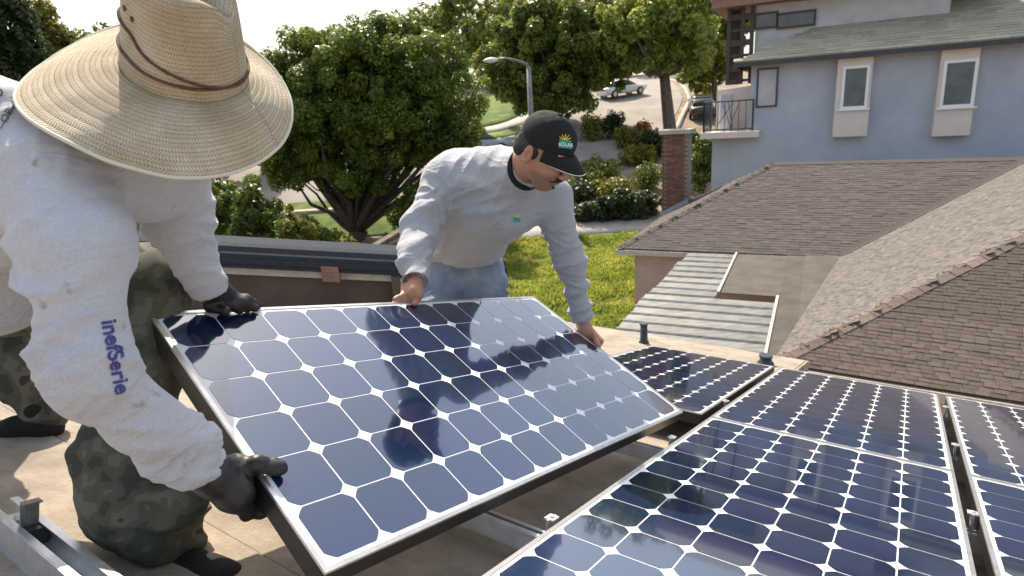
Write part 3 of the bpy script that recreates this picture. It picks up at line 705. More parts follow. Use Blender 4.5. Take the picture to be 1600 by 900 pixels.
# ------------------------------------------------------------------ blue house
YB = 22.0
P1 = at_y(1330, 150, YB); P1[2] = 0
def onwall(px, py, off=0.0):      # point on the blue wall plane
    v = ray(px, py); nB = Bb; t = ((P1-Bb*off-CAM)@nB)/(v@nB); return CAM+v*t
WL = onwall(1113, 220); WLa = (WL-P1)@Aa; ZS = 0.0
def bw(a, off, z): q = P1+Aa*a-Bb*off; return np.array([q[0], q[1], z])
bh = thing('blue_house', 'pale blue stucco house with olive roof, bay windows and a railed balcony', 'house', bw(2, 0, 0)); HL = np.array(bh.location)
zeave = onwall(1330, 92)[2]; zside = onwall(1150, 205)[2]
mb = MB(); a0 = WLa; a1 = 14.0
mb.prism([bw(a0, 0, 0), bw(a1, 0, 0), bw(a1, 0, zeave+.05), bw(a0+1.3, 0, zeave+.05), bw(a0+1.3, 0, zside), bw(a0, 0, zside)], Bb*6)
mb.build('wall', MT['bluewall'], bh)
# roof: front slope with left hip corner
RS = .5; ov = .55
tl = onwall(1148, 97, ov); tla = (tl-P1)@Aa; ze = tl[2]
e_l = bw(tla, ov, ze); e_r = bw(15, ov, ze); rdist = 3.6
r_l = bw(tla+rdist+.4, ov-rdist, ze+rdist*RS); r_r = bw(15, ov-rdist, ze+rdist*RS); b_l = bw(tla, ov-2*rdist, ze)
mb = MB(); mb.prism([e_l, e_r, r_r, r_l], (0, 0, -.05)); mb.prism([b_l, e_l, r_l], (0, 0, -.05)); rfb = mb.build('roof', MT['greenroof'], bh)
SLo = SL; SL = RS
def shf(*a, **k):
    global house; h = house; house = bh; shingle_face(*a, **k); house = h
shf(e_l+UP*.004, Aa, [e_l, e_r, r_r, r_l], .5, .22, MT['greenroof'], 0, None, rfb, th=.02)
SL = SLo
mb = MB(); d = Aa; mb.box((e_l+e_r)/2-UP*.11+Bb*.0, np.linalg.norm(e_r-e_l)+.05, .05, .16, [Aa, Bb, UP]); mb.box((e_l+b_l)/2-UP*.11, np.linalg.norm(b_l-e_l), .05, .155, [Bb, -Aa, UP])
mb.build('gutter', MT['dark_metal'], bh)
mb = MB(); mb.box((bw(tla+.3, ov/2, ze-.1)+bw(15, ov/2, ze-.1))/2, 15-tla-.3, ov-.06, .03, AX); mb.build('soffit', MT['rust'], bh)
# vents on the roof
for px_, py_, hh in ((1437, 22, .45), (1462, 14, .6)):
    q = r_l+(r_r-r_l)*.5; v_ = ray(px_, py_); nrm = unit(np.cross(Aa, unit(Bb+UP*RS))); t_ = ((e_l-CAM)@nrm)/(v_@nrm); q = CAM+v_*t_
    mb = MB(); mb.tube([q-UP*.05, q+UP*hh], .07, 10); mb.build('vent_pipe', MT['dark_metal'], bh)
# bay windows
def bay(pxl, pxr, pyt, pyb, gl, gr, gt, gb):
    off = .42; L0 = onwall(pxl[0], pyt, off); L1 = onwall(pxr[0], pyt, off); B0 = onwall(pxl[1], pyb, off); B1 = onwall(pxr[1], pyb, off)
    aL, aR = ((L0-P1)@Aa+(B0-P1)@Aa)/2, ((L1-P1)@Aa+(B1-P1)@Aa)/2; zt = zeave+.02; zb = B0[2]
    mb = MB(); mb.prism([bw(aL, off, zb), bw(aR, off, zb), bw(aR, off-.1, zt), bw(aL, off-.1, zt)], Bb*(off+.05)); bb = mb.build('bay', MT['cream'], bh)
    bevel(bb, .02, 1)
    G0 = onwall(gl, gt, off); G1 = onwall(gr, gb, off); a0, a1 = (G0-P1)@Aa, (G1-P1)@Aa; z1, z0 = G0[2], G1[2]
    def F_(a, z, o): s = (z-zb)/(zt-zb); return bw(a, off-.1*s+o, z)
    mb = MB()
    fr = .09
    for (x0, x1, y0, y1) in ((a0-fr, a0, z0-fr, z1+fr), (a1, a1+fr, z0-fr, z1+fr), (a0, a1, z1, z1+fr), (a0, a1, z0-fr, z0)):
        mb.prism([F_(x0, y0, .05), F_(x1, y0, .05), F_(x1, y1, .05), F_(x0, y1, .05)], Bb*.1)
    wf = mb.build('window', MT['white'], bh)
    mb = MB(); mb.prism([F_(a0, z0, .012), F_(a1, z0, .012), F_(a1, z1, .012), F_(a0, z1, .012)], Bb*.03); mb.build('pane', MT['glass'], wf)
    mb = MB(); mb.prism([F_(a0-.18, z0-.14, .09), F_(a1+.18, z0-.14, .09), F_(a1+.18, z0-.09, .09), F_(a0-.18, z0-.09, .09)], Bb*.1); mb.build('sill', MT['white'], wf)
bay((1308, 1302), (1364, 1356), 92, 215, 1322, 1350, 108, 165)
bay((1475, 1454), (1533, 1516), 80, 214, 1481, 1516, 99, 162)
# small shuttered window
G0 = onwall(1186, 110, .03); G1 = onwall(1211, 164, .03); mb = MB(); a0_, a1_, z1_, z0_ = (G0-P1)@Aa, (G1-P1)@Aa, G0[2], G1[2]
for (x0, x1, y0, y1) in ((a0_-.06, a0_, z0_-.06, z1_+.06), (a1_, a1_+.06, z0_-.06, z1_+.06), (a0_, a1_, z1_, z1_+.06), (a0_, a1_, z0_-.06, z0_)):
    mb.prism([bw(x0, .04, y0), bw(x1, .04, y0), bw(x1, .04, y1), bw(x0, .04, y1)], Bb*.05)
wf = mb.build('window', MT['dark_metal'], bh)
mb = MB(); mb.prism([bw(a0_, .015, z0_), bw(a1_, .015, z0_), bw(a1_, .015, z1_), bw(a0_, .015, z1_)], Bb*.03); mb.build('shutter', MT['greywall'], wf)
# balcony at the left end
bz = onwall(1140, 210)[2]; ba0 = (onwall(1098, 210)-P1)@Aa; ba1 = (onwall(1188, 210)-P1)@Aa
mb = MB(); mb.bbox((0, 0, 0), (0, 0, 0)); mb = MB(); c_ = (bw(ba0, .35, bz)+bw(ba1, .35, bz))/2+Bb*.6
mb.box(c_+UP*.0, ba1-ba0, 1.7, .22, AX); mb.build('balcony', MT['cream'], bh)
rz = onwall(1140, 158)[2]; mb = MB()
pa = [bw(ba0+.1, .4, 0), bw(ba1-.25, .4, 0)]; back = bw(ba0+.1, -1.2, 0)
for p_, q_ in ((pa[0], pa[1]), (pa[0], back)):
    for z_ in (bz+.2, rz, ): mb.tube([p_+UP*z_, q_+UP*z_], .03, 6)
    nb_ = 7
    for k in range(nb_+1):
        x_ = p_+(q_-p_)*k/nb_; mb.tube([x_+UP*(bz+.1), x_+UP*rz], .012 if k % nb_ else .04, 6)
for s_ in range(5): mb.tube([pa[0]+(pa[1]-pa[0])*(.15+.5*abs(math.sin(s_)))+UP*(bz+.2), pa[0]+(pa[1]-pa[0])*(.25+.12*s_)+UP*rz], .012, 5)
mb.build('railing', MT['dark_metal'], bh)
# rounded parapet post + low wall behind
q0 = onwall(1134, 178, -.6); mb = MB(); mb.tube([[q0[0], q0[1], bz+.1], [q0[0], q0[1], onwall(1134, 148, -.6)[2]]], .25, 14); mb.build('newel', MT['greywall'], bh)
w0 = onwall(1120, 150, -1.2); w1 = onwall(1180, 133, -1.2); mb = MB(); mb.prism([[w0[0], w0[1], bz], [w1[0], w1[1], bz], [w1[0], w1[1], w1[2]], [w0[0], w0[1], w1[2]-.1]], Bb*.2); mb.build('parapet', MT['cream'], bh)
# upper storey behind
up0 = (onwall(1137, 60, -1.5)-P1)@Aa; zt = onwall(1137, -30, -1.5)[2]
def uw(px, py): return onwall(px, py, -1.6)
ua0 = (uw(1180, 50)-P1)@Aa; ua1 = (uw(1480, 50)-P1)@Aa
mb = MB(); mb.prism([bw(ua0, -1.6, zside), bw(ua1, -1.6, zside), bw(ua1, -1.6, uw(1480, -20)[2]), bw(ua0, -1.6, uw(1180, 8)[2])], Bb*3); mb.build('upper_wall', MT['greywall'], bh)
# wooden lattice tower
mb = MB(); ta0 = (uw(1137, 50)-P1)@Aa; ta1 = (uw(1178, 50)-P1)@Aa; zt0 = onwall(1150, 132, -1.6)[2]; zt1 = uw(1150, 14)[2]
for a_ in (ta0+.06, (ta0+ta1)/2+.08, ta1-.06): q_ = bw(a_, -1.5, 0); mb.box((q_[0], q_[1], (zt0+zt1)/2), .14, .14, zt1-zt0, AX)
for k in range(6):
    z_ = zt0+(zt1-zt0)*(k+.3)/6; q_ = (bw(ta0, -1.5, z_)+bw(ta1, -1.5, z_))/2; mb.box(q_, ta1-ta0-.02, .06, .22 if k % 2 else .1, AX)
mb.box((bw(ta0, -1.8, (zt0+zt1)/2)+bw((ta0+ta1)/2, -1.8, (zt0+zt1)/2))/2, (ta1-ta0)/2, .06, zt1-zt0, AX)
mb.build('wooden_screen', MT['darkwood'], bh)
# clerestory windows
for (x0, x1) in ((1182, 1212), (1217, 1271)):
    A0 = onwall(x0, 24, -1.52); A1 = onwall(x1, 42-(x1-1180)*.06, -1.52); a_0, a_1 = (A0-P1)@Aa, (A1-P1)@Aa; z_0, z_1 = A1[2], A0[2]-.0
    mb = MB()
    for (xa, xb, ya, yb) in ((a_0-.07, a_0, z_0-.07, z_1+.07), (a_1, a_1+.07, z_0-.07, z_1+.07), (a_0, a_1, z_1, z_1+.07), (a_0, a_1, z_0-.07, z_0)):
        mb.prism([bw(xa, -1.5, ya), bw(xb, -1.5, ya), bw(xb, -1.5, yb), bw(xa, -1.5, yb)], Bb*.1)
    wf = mb.build('window', MT['darkwood'], bh)
    mb = MB(); mb.prism([bw(a_0, -1.53, z_0), bw(a_1, -1.53, z_0), bw(a_1, -1.53, z_1), bw(a_0, -1.53, z_1)], Bb*.03); mb.build('pane', MT['glass'], wf)
# upper roof beam
p_ = onwall(1112, 6, -.9); q_ = onwall(1400, -17, -.9); q_[2] = p_[2]+.0
pa_ = (p_-P1)@Aa; qa_ = (q_-P1)@Aa
mb = MB(); mb.prism([bw(pa_, -.9, p_[2]-.18), bw(qa_+3, -.9, p_[2]-.18), bw(qa_+3, -.9, p_[2]+.1), bw(pa_, -.9, p_[2]+.1)], Bb*4); mb.build('upper_fascia', MT['rust'], bh)
mb = MB(); mb.prism([bw(pa_-.05, -.86, p_[2]+.103), bw(qa_+3, -.86, p_[2]+.103), bw(qa_+3, -3, p_[2]+1.2), bw(pa_+1, -3, p_[2]+1.2)], UP*.06); mb.build('upper_roof', MT['greenroof'], bh)

# ------------------------------------------------------------------ our roof and the solar array (camera-frame poses measured from the module grid)
def ortho(a, b):
    a = unit(a); b = unit(np.asarray(b)-a*(a@np.asarray(b))*.5); a = unit(a-b*(a@b)*.5); b = unit(b-a*(a@b)); return a, b
r1, r2 = ortho([.83221102, .11299125, -.54282392], [-.54783229, .0166562, -.83642236])
tB = np.array([1.64998059, .48751694, 3.75359517])
PL, PW, PT = 1.559, .798, .046
O0 = cw(tB); U = cd(r1); Vv = cd(r2); Nn = np.cross(Vv, U); Nn = Nn if Nn[2] > 0 else -Nn
h1, h2 = ortho([.60732488, -.01319692, .79434396], [.67795866, .52985154, -.50953841])
tH = np.array([-.85364481, .05575621, 1.42956238]); OH = cw(tH); HU = cd(h1); HV = cd(h2); HN = np.cross(HV, HU); HN = HN if HN[2] > 0 else -HN
ROFF = .14
def rp(u, v, h=0): return O0+U*u+Vv*v+Nn*(h-ROFF)             # point over our roof surface
def onroof(px, py, h=0.0):
    v = ray(px, py); t = ((O0+Nn*(h-ROFF)-CAM)@Nn)/(v@Nn); return CAM+v*t
eave_v = ((onroof(945, 514)-O0)@Vv+(onroof(1170, 547)-O0)@Vv)/2
print('eave v', eave_v, 'tilt', math.degrees(math.acos(Nn[2])))
def local_frame(o, ux, uy, uz, p):
    M_ = Matrix([[ux[i], uy[i], uz[i]] for i in range(3)]).to_4x4(); M_.translation = Vector(p); o.matrix_world = M_; return M_
roofO = bpy.data.objects.new('roof_deck', None)
uz0 = Nn
oh = thing('low_roof_building', 'tan mineral-surfaced low-slope roof on which both men stand', 'roof', rp(0, 0)*[1, 1, 0])
UC = -.02
mb = MB(); q4 = [rp(-6.2, eave_v), rp(UC, eave_v), rp(UC, -.05), rp(5, -.05), rp(5, 6.5), rp(-6.2, 6.5)]
# left part stops at the brown parapet
mb.prism(q4, -Nn*.06); deck = mb.build('roof_surface', None, oh)
deckm = MT['capsheet']; deck.data.materials.append(deckm)
# orient the material lines along the courses: bake a rotated copy of the object frame
me = deck.data; Minv = Matrix([[U[i], -Vv[i], Nn[i]] for i in range(3)]).to_4x4(); Minv.translation = Vector(rp(0, 0)-np.array(oh.location))
me.transform(Minv.inverted()); deck.matrix_local = Minv
# lap joints (sheets overlap every 0.9 m) as thin steps
for k in range(9):
    v_ = eave_v+.03+k*.93
    mb = MB(); ue = 4.95 if v_ > -.05 else UC-.02; P_ = [rp(-6.15, v_, .001), rp(ue, v_, .001), rp(ue, v_+.92, .001), rp(-6.15, v_+.92, .001)]
    V = [P_[0]+Nn*.005, P_[1]+Nn*.005, P_[2]+Nn*.0, P_[3]+Nn*.0]; V += [x-Nn*.003 for x in V]
    mb.add(V, [(0, 1, 2, 3), (0, 4, 5, 1), (1, 5, 6, 2), (3, 7, 4, 0)]); o = mb.build('roofing_sheet', deckm, oh)
    o.data.transform(Minv.inverted()); o.matrix_local = Minv
mb = MB(); wall(mb, rp(-6.1, eave_v+.5), rp(UC-.1, eave_v+.5), 0, rp(0, eave_v)[2]-.25); wall(mb, rp(UC, .25), rp(4.9, .25), 0, rp(0, 0)[2]-.25)
wall(mb, rp(4.7, eave_v+.5), rp(4.7, 6.5), 0, rp(4, eave_v)[2]-.1); mb.build('wall', MT['stucco_pink'], oh)
mb = MB(); c_ = (rp(-6.2, eave_v-.018)+rp(UC, eave_v-.018))/2-Nn*.09; mb.box(c_, 6.2+UC, .03, .16, [U, Vv, Nn]); mb.build('fascia', MT['trim'], oh)
# brown parapet with slate-grey metal capping
pb = thing('parapet', 'dark brown parapet wall topped with slate-grey ribbed metal behind the held solar panel', 'parapet', onroof(500, 500))
zc = 3.9
T0, T1 = cp(150, 371, 3.75), cp(790, 406, 4.25)
T0w, T1w = cw(T0), cw(T1); pd = unit((T1w-T0w)*[1, 1, 0]); pn_ = np.cross(pd, UP); pn_ = pn_ if pn_[1] > 0 else -pn_
T0w = T0w-pd*3.2
zz = lambda s: 0
dir3 = unit(T1w-cw(T0)); Lp = np.linalg.norm(T1w-T0w); T0w = T1w-dir3*Lp
def pq(s, o, h): return T0w+dir3*s+pn_*o+UP*h
def bar(mb, o0, o1, z0, z1, s0=0, s1=None, drop=0):
    s1 = Lp if s1 is None else s1
    mb.hexa([pq(s0, o0, z0), pq(s1, o0, z0), pq(s1, o1, z0), pq(s0, o1, z0), pq(s0, o0, z1), pq(s1, o0, z1), pq(s1, o1, z1), pq(s0, o1, z1)])
mb = MB(); bar(mb, .06, .30, -1.6, -.15, s1=Lp-.05); mb.build('wall', MT['brownwall'], pb)
# rounded ribbed cap
prof = [(-.03, -.145), (-.03, -.118), (-.045, -.112), (-.045, -.082), (-.03, -.076), (-.03, -.050), (-.012, -.040), (.012, -.010), (.08, .0), (.36, -.01), (.38, -.14)]
V = []; 
for s in (0, Lp): V += [pq(s, a, b_) for a, b_ in prof]
n = len(prof); mb = MB(); mb.add(V, [(i, i+1, n+i+1, n+i) for i in range(n-1)]+[tuple(range(n)), tuple(range(n, 2*n))[::-1], (n-1, 0, n, 2*n-1)]); mb.build('metal_capping', MT['slate'], pb)
mb = MB(); bar(mb, .02, .058, -.20, -.150, s1=Lp-.65); mb.build('trim_strip', MT['trim'], pb)
mb = MB(); s_b = Lp-1.17; bar(mb, -.05, .05, -.205, -.10, s_b-.075, s_b+.035); bar(mb, -.058, -.05, -.16, -.145, s_b-.08, s_b+.04); mb.build('bracket', MT['rust'], pb)
mb = MB(); bar(mb, -.02, .055, -.6, -.151, Lp-.80, Lp-.68); mb.build('post', MT['brownwall'], pb)

# solar panels ------------------------------------------------------
def panel_meshes():
    # local: x along long side 0..PL, y along short side 0..PW, z up (top face at 0)
    fw = .011
    def ring(z, x0, y0, x1, y1): return [(x0, y0, z), (x1, y0, z), (x1, y1, z), (x0, y1, z)]
    # frame side walls + bottom flange
    V = ring(-.004, 0, 0, PL, PW)+ring(-PT, 0, 0, PL, PW)+ring(-PT, .028, .028, PL-.028, PW-.028)+ring(-PT+.002, .028, .028, PL-.028, PW-.028)+ring(-PT+.002, .003, .003, PL-.003, PW-.003)+ring(-.006, .003, .003, PL-.003, PW-.003)
    F = []
    for a in range(5):
        for i in range(4): j = (i+1) % 4; F.append((a*4+i, (a+1)*4+i, (a+1)*4+j, a*4+j))
    fr = (V, F)
    V = ring(-.004, 0, 0, PL, PW)+ring(0, .0012, .0012, PL-.0012, PW-.0012)+ring(0, fw, fw, PL-fw, PW-fw)+ring(-.003, fw, fw, PL-fw, PW-fw)
    F = []
    for a in range(3):
        for i in range(4): j = (i+1) % 4; F.append((a*4+i, a*4+j, (a+1)*4+j, (a+1)*4+i))
    lip = (V, F)
    V = ring(-.0022, fw-.002, fw-.002, PL-fw+.002, PW-fw+.002)+ring(-.0065, fw-.002, fw-.002, PL-fw+.002, PW-fw+.002)
    bs_ = (V, [(0, 1, 2, 3), (7, 6, 5, 4)])
    # pseudo-square cell
    hs = .0616; rr = .0750; e = math.sqrt(rr*rr-hs*hs); pts = []
    a0 = math.atan2(e, hs); a1 = math.atan2(hs, e)
    for qd in range(4):
        for k in range(6):
            a = qd*math.pi/2+a0+(a1-a0)*k/5; pts.append((rr*math.cos(a), rr*math.sin(a)))
    n = len(pts); V = [(x, y, .0006) for x, y in pts]+[(x, y, 0) for x, y in pts]
    ce = (V, [tuple(range(n))]+[(i, n+i, n+(i+1) % n, (i+1) % n) for i in range(n)])
    out = {}
    for nm, (v, f), mt in (('frame', fr, 'frame'), ('frame_lip', lip, 'lip'), ('backsheet', bs_, 'backsheet'), ('cell', ce, 'cell')):
        me = bpy.data.meshes.new(nm); me.from_pydata(v, [], f); me.materials.append(MT[mt]); me.update(); out[nm] = me
    return out
PM = panel_meshes(); pitch = .1268
def solar(label, p, ux, uy, uz, group):
    t = thing('solar_panel', label, 'solar panel', (0, 0, 0), group)
    local_frame(t, ux, uy, uz, p)
    if np.cross(ux, uy)@uz < 0: print('LEFT-HANDED', label)
    fr = bpy.data.objects.new('frame', PM['frame']); COL.objects.link(fr); fr.parent = t
    l = bpy.data.objects.new('frame_lip', PM['frame_lip']); COL.objects.link(l); l.parent = fr
    b_ = bpy.data.objects.new('backsheet', PM['backsheet']); COL.objects.link(b_); b_.parent = t
    mx_ = (PL-12*pitch)/2; my_ = (PW-6*pitch)/2
    for i in range(12):
        for j in range(6):
            c = bpy.data.objects.new('cell', PM['cell']); COL.objects.link(c); c.parent = t; c.location = (mx_+pitch*(i+.5), my_+pitch*(j+.5), -.0020)
    return t
# held: long side HU from the far-left corner, short side HV towards us; right-handed x=HU,y=-HV from near-left corner
held = solar('tilted solar panel held up by the two men above the empty slot', OH+HV*PW, HU, -HV, HN, None)
g2 = 'solar panels already mounted on the roof'
gap = .008
def arr(label, u0, v0):   # portrait: long side along Vv
    # x = Vv (long), y = U?  Vv x U must be +Nn
    s = 1 if np.cross(Vv, U)@Nn > 0 else -1
    if s > 0: solar(label, O0+U*u0+Vv*v0, Vv, U, Nn, g2)
    else: solar(label, O0+U*(u0+PW)+Vv*v0, Vv, -U, Nn, g2)
arr('mounted solar panel in the foreground right, nearest and largest of the fixed ones', 0, PL+gap)
arr('mounted solar panel directly behind the nearest one, next to the brown shingle roof', 0, 0)
arr('mounted solar panel half hidden behind the right corner of the held panel', -PW-.035, 0)
arr('mounted solar panel at the right edge in the far row', PW+.034, 0)
arr('mounted solar panel at the bottom right corner in the near row', PW+.034, PL+gap)
# rails and clamps
def rail(name, label, v_, u0, u1, grp='mounting rails under the solar panels'):
    c = (rp(u0, v_)+rp(u1, v_))/2+Nn*(ROFF-PT-.026); t = thing(name, label, 'rail', c, grp)
    mb = MB()
    for (dv, dh, sv, sh) in ((0, -.02, .04, .006), (-.018, .002, .004, .044), (.018, .002, .004, .044), (-.012, .024, .010, .004), (.012, .024, .010, .004)):
        mb.box(c+Vv*dv+Nn*dh, u1-u0, sv, sh, [U, Vv, Nn])
    mb.build('channel', MT['alu'], t)
    k = u0+.2
    mb = MB()
    while k < u1:
        q_ = rp(k, v_); mb.box(q_+Nn*.03, .05, .05, .06, [U, Vv, Nn]); mb.tube([q_+Nn*.06+Vv*.012, q_+Nn*.075+Vv*.012], .009, 6); k += 1.1
    mb.build('standoff', MT['dark_metal'], t)
    return t
rail('mounting_rail', 'far aluminium rail under the back row of panels', .38, -1.0, 2.5)
rail('mounting_rail', 'second aluminium rail under the back row of panels', 1.18, -1.0, 2.5)
rail('mounting_rail', 'aluminium rail under the nearest panel, poking out left of its edge', PL+.42, -.22, 2.5)
rail('mounting_rail', 'lowest aluminium rail by the bottom edge of the photo', PL+1.25, -1.05, 1.2)
def clamp(label, u, v):
    q = rp(u, v, ROFF); t = thing('panel_clamp', label, 'clamp', q, 'clamps holding the panels')
    mb = MB(); mb.box(q+Nn*.004, (.024), .03, .004, [U, Vv, Nn]); mb.box(q-Nn*.02, .006, .04, .05, [U, Vv, Nn]); mb.tube([q+Nn*.005, q+Nn*.010], .006, 6)
    mb.build('bracket', MT['alu'], t)
for u_, v_, lab in ((-.018, PL+.02+.40, 'silver clamp on the left frame of the nearest panel'), (-.018, PL+1.26, 'silver clamp at the bottom edge left of the nearest panel'),
                    (PW+.02, PL+.42, 'clamp in the gap between the two near-row panels'), (PW+.02, 1.18, 'clamp in the gap between the two far-row panels, nearer one'), (PW+.02, .38, 'clamp in the gap between the two far-row panels, farther one'),
                    (-.018, 1.25, 'small clamp between the half-hidden panel and its right neighbour')):
    clamp(lab, u_, v_)
# vent pipes beyond the array
for px_, pyb, pyt, r_, lab in ((1006, 537, 505, .032, 'slender black vent pipe standing beyond the half-hidden panel'), (1196, 570, 556, .045, 'short black vent stub behind the corner of the back panels')):
    q = onroof(px_, pyb); dpt = (q-CAM)@RW; z_ = dpt[2]; topp = wp(px_, pyt, z_); h_ = np.linalg.norm(topp-q)
    t = thing('vent_pipe', lab, 'pipe', q); mb = MB(); mb.tube([q-UP*.02, q+UP*.02, q+UP*.03, q+UP*h_], [r_*1.5, r_*1.3, r_, r_*.92], 16); mb.build('pipe', MT['dark_metal'], t, True)
    mb = MB(); mb.tube([q+UP*(h_-.002), q+UP*(h_+.012)], r_*1.1, 16); mb.build('pipe_cap', MT['dark_metal'], t)
for a_, b_ in (((330, 868), (352, 886)),):
    p_, q_ = onroof(*a_), onroof(*b_); d_ = unit(q_-p_); mb = MB(); mb.box((p_+q_)/2+Nn*.008, np.linalg.norm(q_-p_), .012, .002, [d_, np.cross(Nn, d_), Nn]); mb.build('chalk_mark', MT['chalk'], oh)
# loose aluminium channel with an upright clip, bottom left
qa = onroof(8, 835); qb = onroof(150, 960); dr = unit(qb-qa); sd = unit(np.cross(Nn, dr)); qa = qa-dr*.03; qb = qb+dr*.2
t = thing('loose_channel', 'loose aluminium channel with upright clip lying on the tan roof at bottom left', 'rail', qa); mb = MB(); Lc = np.linalg.norm(qb-qa); c = (qa+qb)/2
s_ = .042
for (ds, dh, ss, sh) in ((0, .004, .064, .004), (-s_*.75, .036, .0035, .07), (s_*.75, .036, .0035, .07), (-s_*.55, .0705, .014, .003), (s_*.55, .0705, .014, .003), (0, .03, .06, .003)):
    mb.box(c+sd*ds+Nn*dh, Lc, ss, sh, [dr, sd, Nn])
mb.build('channel', MT['alu'], t)
cc = qa+dr*.16; mb = MB(); mb.box(cc+Nn*.05, .07, .05, .035, [dr, sd, Nn]); mb.build('slot_nut', MT['dark_metal'], t)
mb = MB(); mb.box(cc+Nn*.085+dr*.004, .004, .034, .07, [dr, sd, Nn]); mb.box(cc+Nn*.1215+dr*.012, .022, .034, .004, [dr, sd, Nn]); mb.build('clip', MT['zinc'], t)
# lumber stack beyond the parapet
q0 = bp(585, 392, 14); t = thing('lumber_pile', 'tilted pile of pale and brown boards beside the large tree trunk', 'boards', (q0[0], q0[1], 0))
for k in range(7):
    a_ = bp(555+8*k, 402-3*k, 14+.1*k); b_ = bp(640, 352+5*k, 15.5+.1*k); d_ = unit(b_-a_); s2 = unit(np.cross(UP, d_)); mb = MB(); mb.box((a_+b_)/2, np.linalg.norm(b_-a_), .22, .07, [d_, s2, np.cross(d_, s2)]); mb.build('board', MT['concrete'] if k in (2, 5) else MT['bark'], t)
mb = MB(); mb.box((q0[0]+.6, 15, q0[2]/2-.1), 1.6, 1.4, q0[2]-.4); mb.build('shed_block', MT['brownwall'], t)

# ------------------------------------------------------------------ people (laid out in the camera frame, metres)
MT['straw'] = mat('woven_straw', (.62, .51, .35), (.84, .76, .60), 9, rough=.75, mid=(.73, .63, .46), detail=6, trans=.12)
N, L, b = nodes(MT['straw'])
uvn = N.new('ShaderNodeUVMap'); sp = N.new('ShaderNodeSeparateXYZ'); L.new(uvn.outputs[0], sp.inputs[0])
def mth(op, a, b_=None, c=None):
    m_ = N.new('ShaderNodeMath'); m_.operation = op
    for i_, v_ in enumerate((a, b_, c)):
        if v_ is None: continue
        if isinstance(v_, (int, float)): m_.inputs[i_].default_value = v_
        else: L.new(v_, m_.inputs[i_])
    return m_.outputs[0]
row = mth('MULTIPLY', sp.outputs[1], 1/.0068); rfl = mth('FLOOR', row); fr_ = mth('FRACT', row)
sg = mth('SUBTRACT', mth('MULTIPLY', mth('MODULO', rfl, 2.0), 2.0), 1.0)
dis = N.new('ShaderNodeTexNoise'); dis.inputs['Scale'].default_value = 40
ph = mth('ADD', mth('ADD', mth('MULTIPLY', sp.outputs[0], 2*math.pi/.0044), mth('MULTIPLY', mth('MULTIPLY', fr_, sg), 5.2)), mth('MULTIPLY', dis.outputs[0], 3.0))
wv_ = mth('MULTIPLY', mth('ADD', mth('SINE', ph), 1.0), .5)
seam = mth('POWER', mth('ABSOLUTE', mth('SUBTRACT', mth('MULTIPLY', fr_, 2.0), 1.0)), 6.0)
hh_ = mth('SUBTRACT', wv_, mth('MULTIPLY', seam, .8))
bp = N.new('ShaderNodeBump'); bp.inputs['Strength'].default_value = .9; bp.inputs['Distance'].default_value = .0022; L.new(hh_, bp.inputs['Height']); L.new(bp.outputs[0], b.inputs['Normal'])
src = b.inputs['Base Color'].links[0].from_socket
mx = N.new('ShaderNodeMix'); mx.data_type = 'RGBA'; mx.blend_type = 'MULTIPLY'; mx.inputs[0].default_value = 1
r_ = ramp(N, hh_, [(0.0, (.68, .62, .54)), (.55, (1, 1, 1))], L); L.new(src, mx.inputs[6]); L.new(r_, mx.inputs[7]); L.new(mx.outputs[2], b.inputs['Base Color'])

def cloth(name, c1, c2, stain=None, bs=.25):
    m_ = mat(name, c1, c2, 240, rough=.92, bump=bs, bscale=520, sheen=.2, spec=.15, bdist=.0012, lo=.25, hi=.75)
    N, L, b = nodes(m_); tc_ = [x for x in N if x.type == 'TEX_COORD'][0]; old = b.inputs['Normal'].links[0].from_node
    nc = N.new('ShaderNodeTexNoise'); nc.inputs['Scale'].default_value = 9; nc.inputs['Detail'].default_value = 2; nc.inputs['Distortion'].default_value = 1.2
    mpp = N.new('ShaderNodeMapping'); mpp.inputs['Scale'].default_value = (1.0, .7, 1.6); mpp.inputs['Rotation'].default_value = (.3, .5, .2); L.new(tc_.outputs['Object'], mpp.inputs[0]); L.new(mpp.outputs[0], nc.inputs['Vector'])
    s1 = N.new('ShaderNodeMath'); s1.operation = 'SUBTRACT'; s1.inputs[1].default_value = .5; L.new(nc.outputs[0], s1.inputs[0])
    s2 = N.new('ShaderNodeMath'); s2.operation = 'ABSOLUTE'; L.new(s1.outputs[0], s2.inputs[0])
    s3 = N.new('ShaderNodeMapRange'); s3.inputs[2].default_value = .11; s3.inputs[3].default_value = 1; s3.inputs[4].default_value = 0; L.new(s2.outputs[0], s3.inputs[0])
    bc = N.new('ShaderNodeBump'); bc.inputs['Strength'].default_value = .24; bc.inputs['Distance'].default_value = .010; L.new(s3.outputs[0], bc.inputs['Height']); L.new(old.outputs[0], bc.inputs['Normal']); L.new(bc.outputs[0], b.inputs['Normal'])
    if stain:
        N, L, b = nodes(m_); src = b.inputs['Base Color'].links[0].from_socket
        n_ = N.new('ShaderNodeTexNoise'); n_.inputs['Scale'].default_value = stain[1]; n_.inputs['Detail'].default_value = 5
        tc_ = [x for x in N if x.type == 'TEX_COORD'][0]; L.new(tc_.outputs['Object'], n_.inputs['Vector'])
        r_ = ramp(N, n_.outputs[0], [(stain[2], (0, 0, 0)), (stain[3], (1, 1, 1))], L)
        mx = N.new('ShaderNodeMix'); mx.data_type = 'RGBA'; L.new(r_, mx.inputs[0]); L.new(src, mx.inputs[6]); mx.inputs[7].default_value = (*stain[0], 1); L.new(mx.outputs[2], b.inputs['Base Color'])
    return m_
MT['shirt1'] = cloth('worn_pale_shirt', (.43, .435, .475), (.54, .545, .58), ((.26, .21, .15), 22, .66, .76))
MT['shirt2'] = cloth('heather_grey_shirt', (.32, .33, .355), (.42, .43, .455))
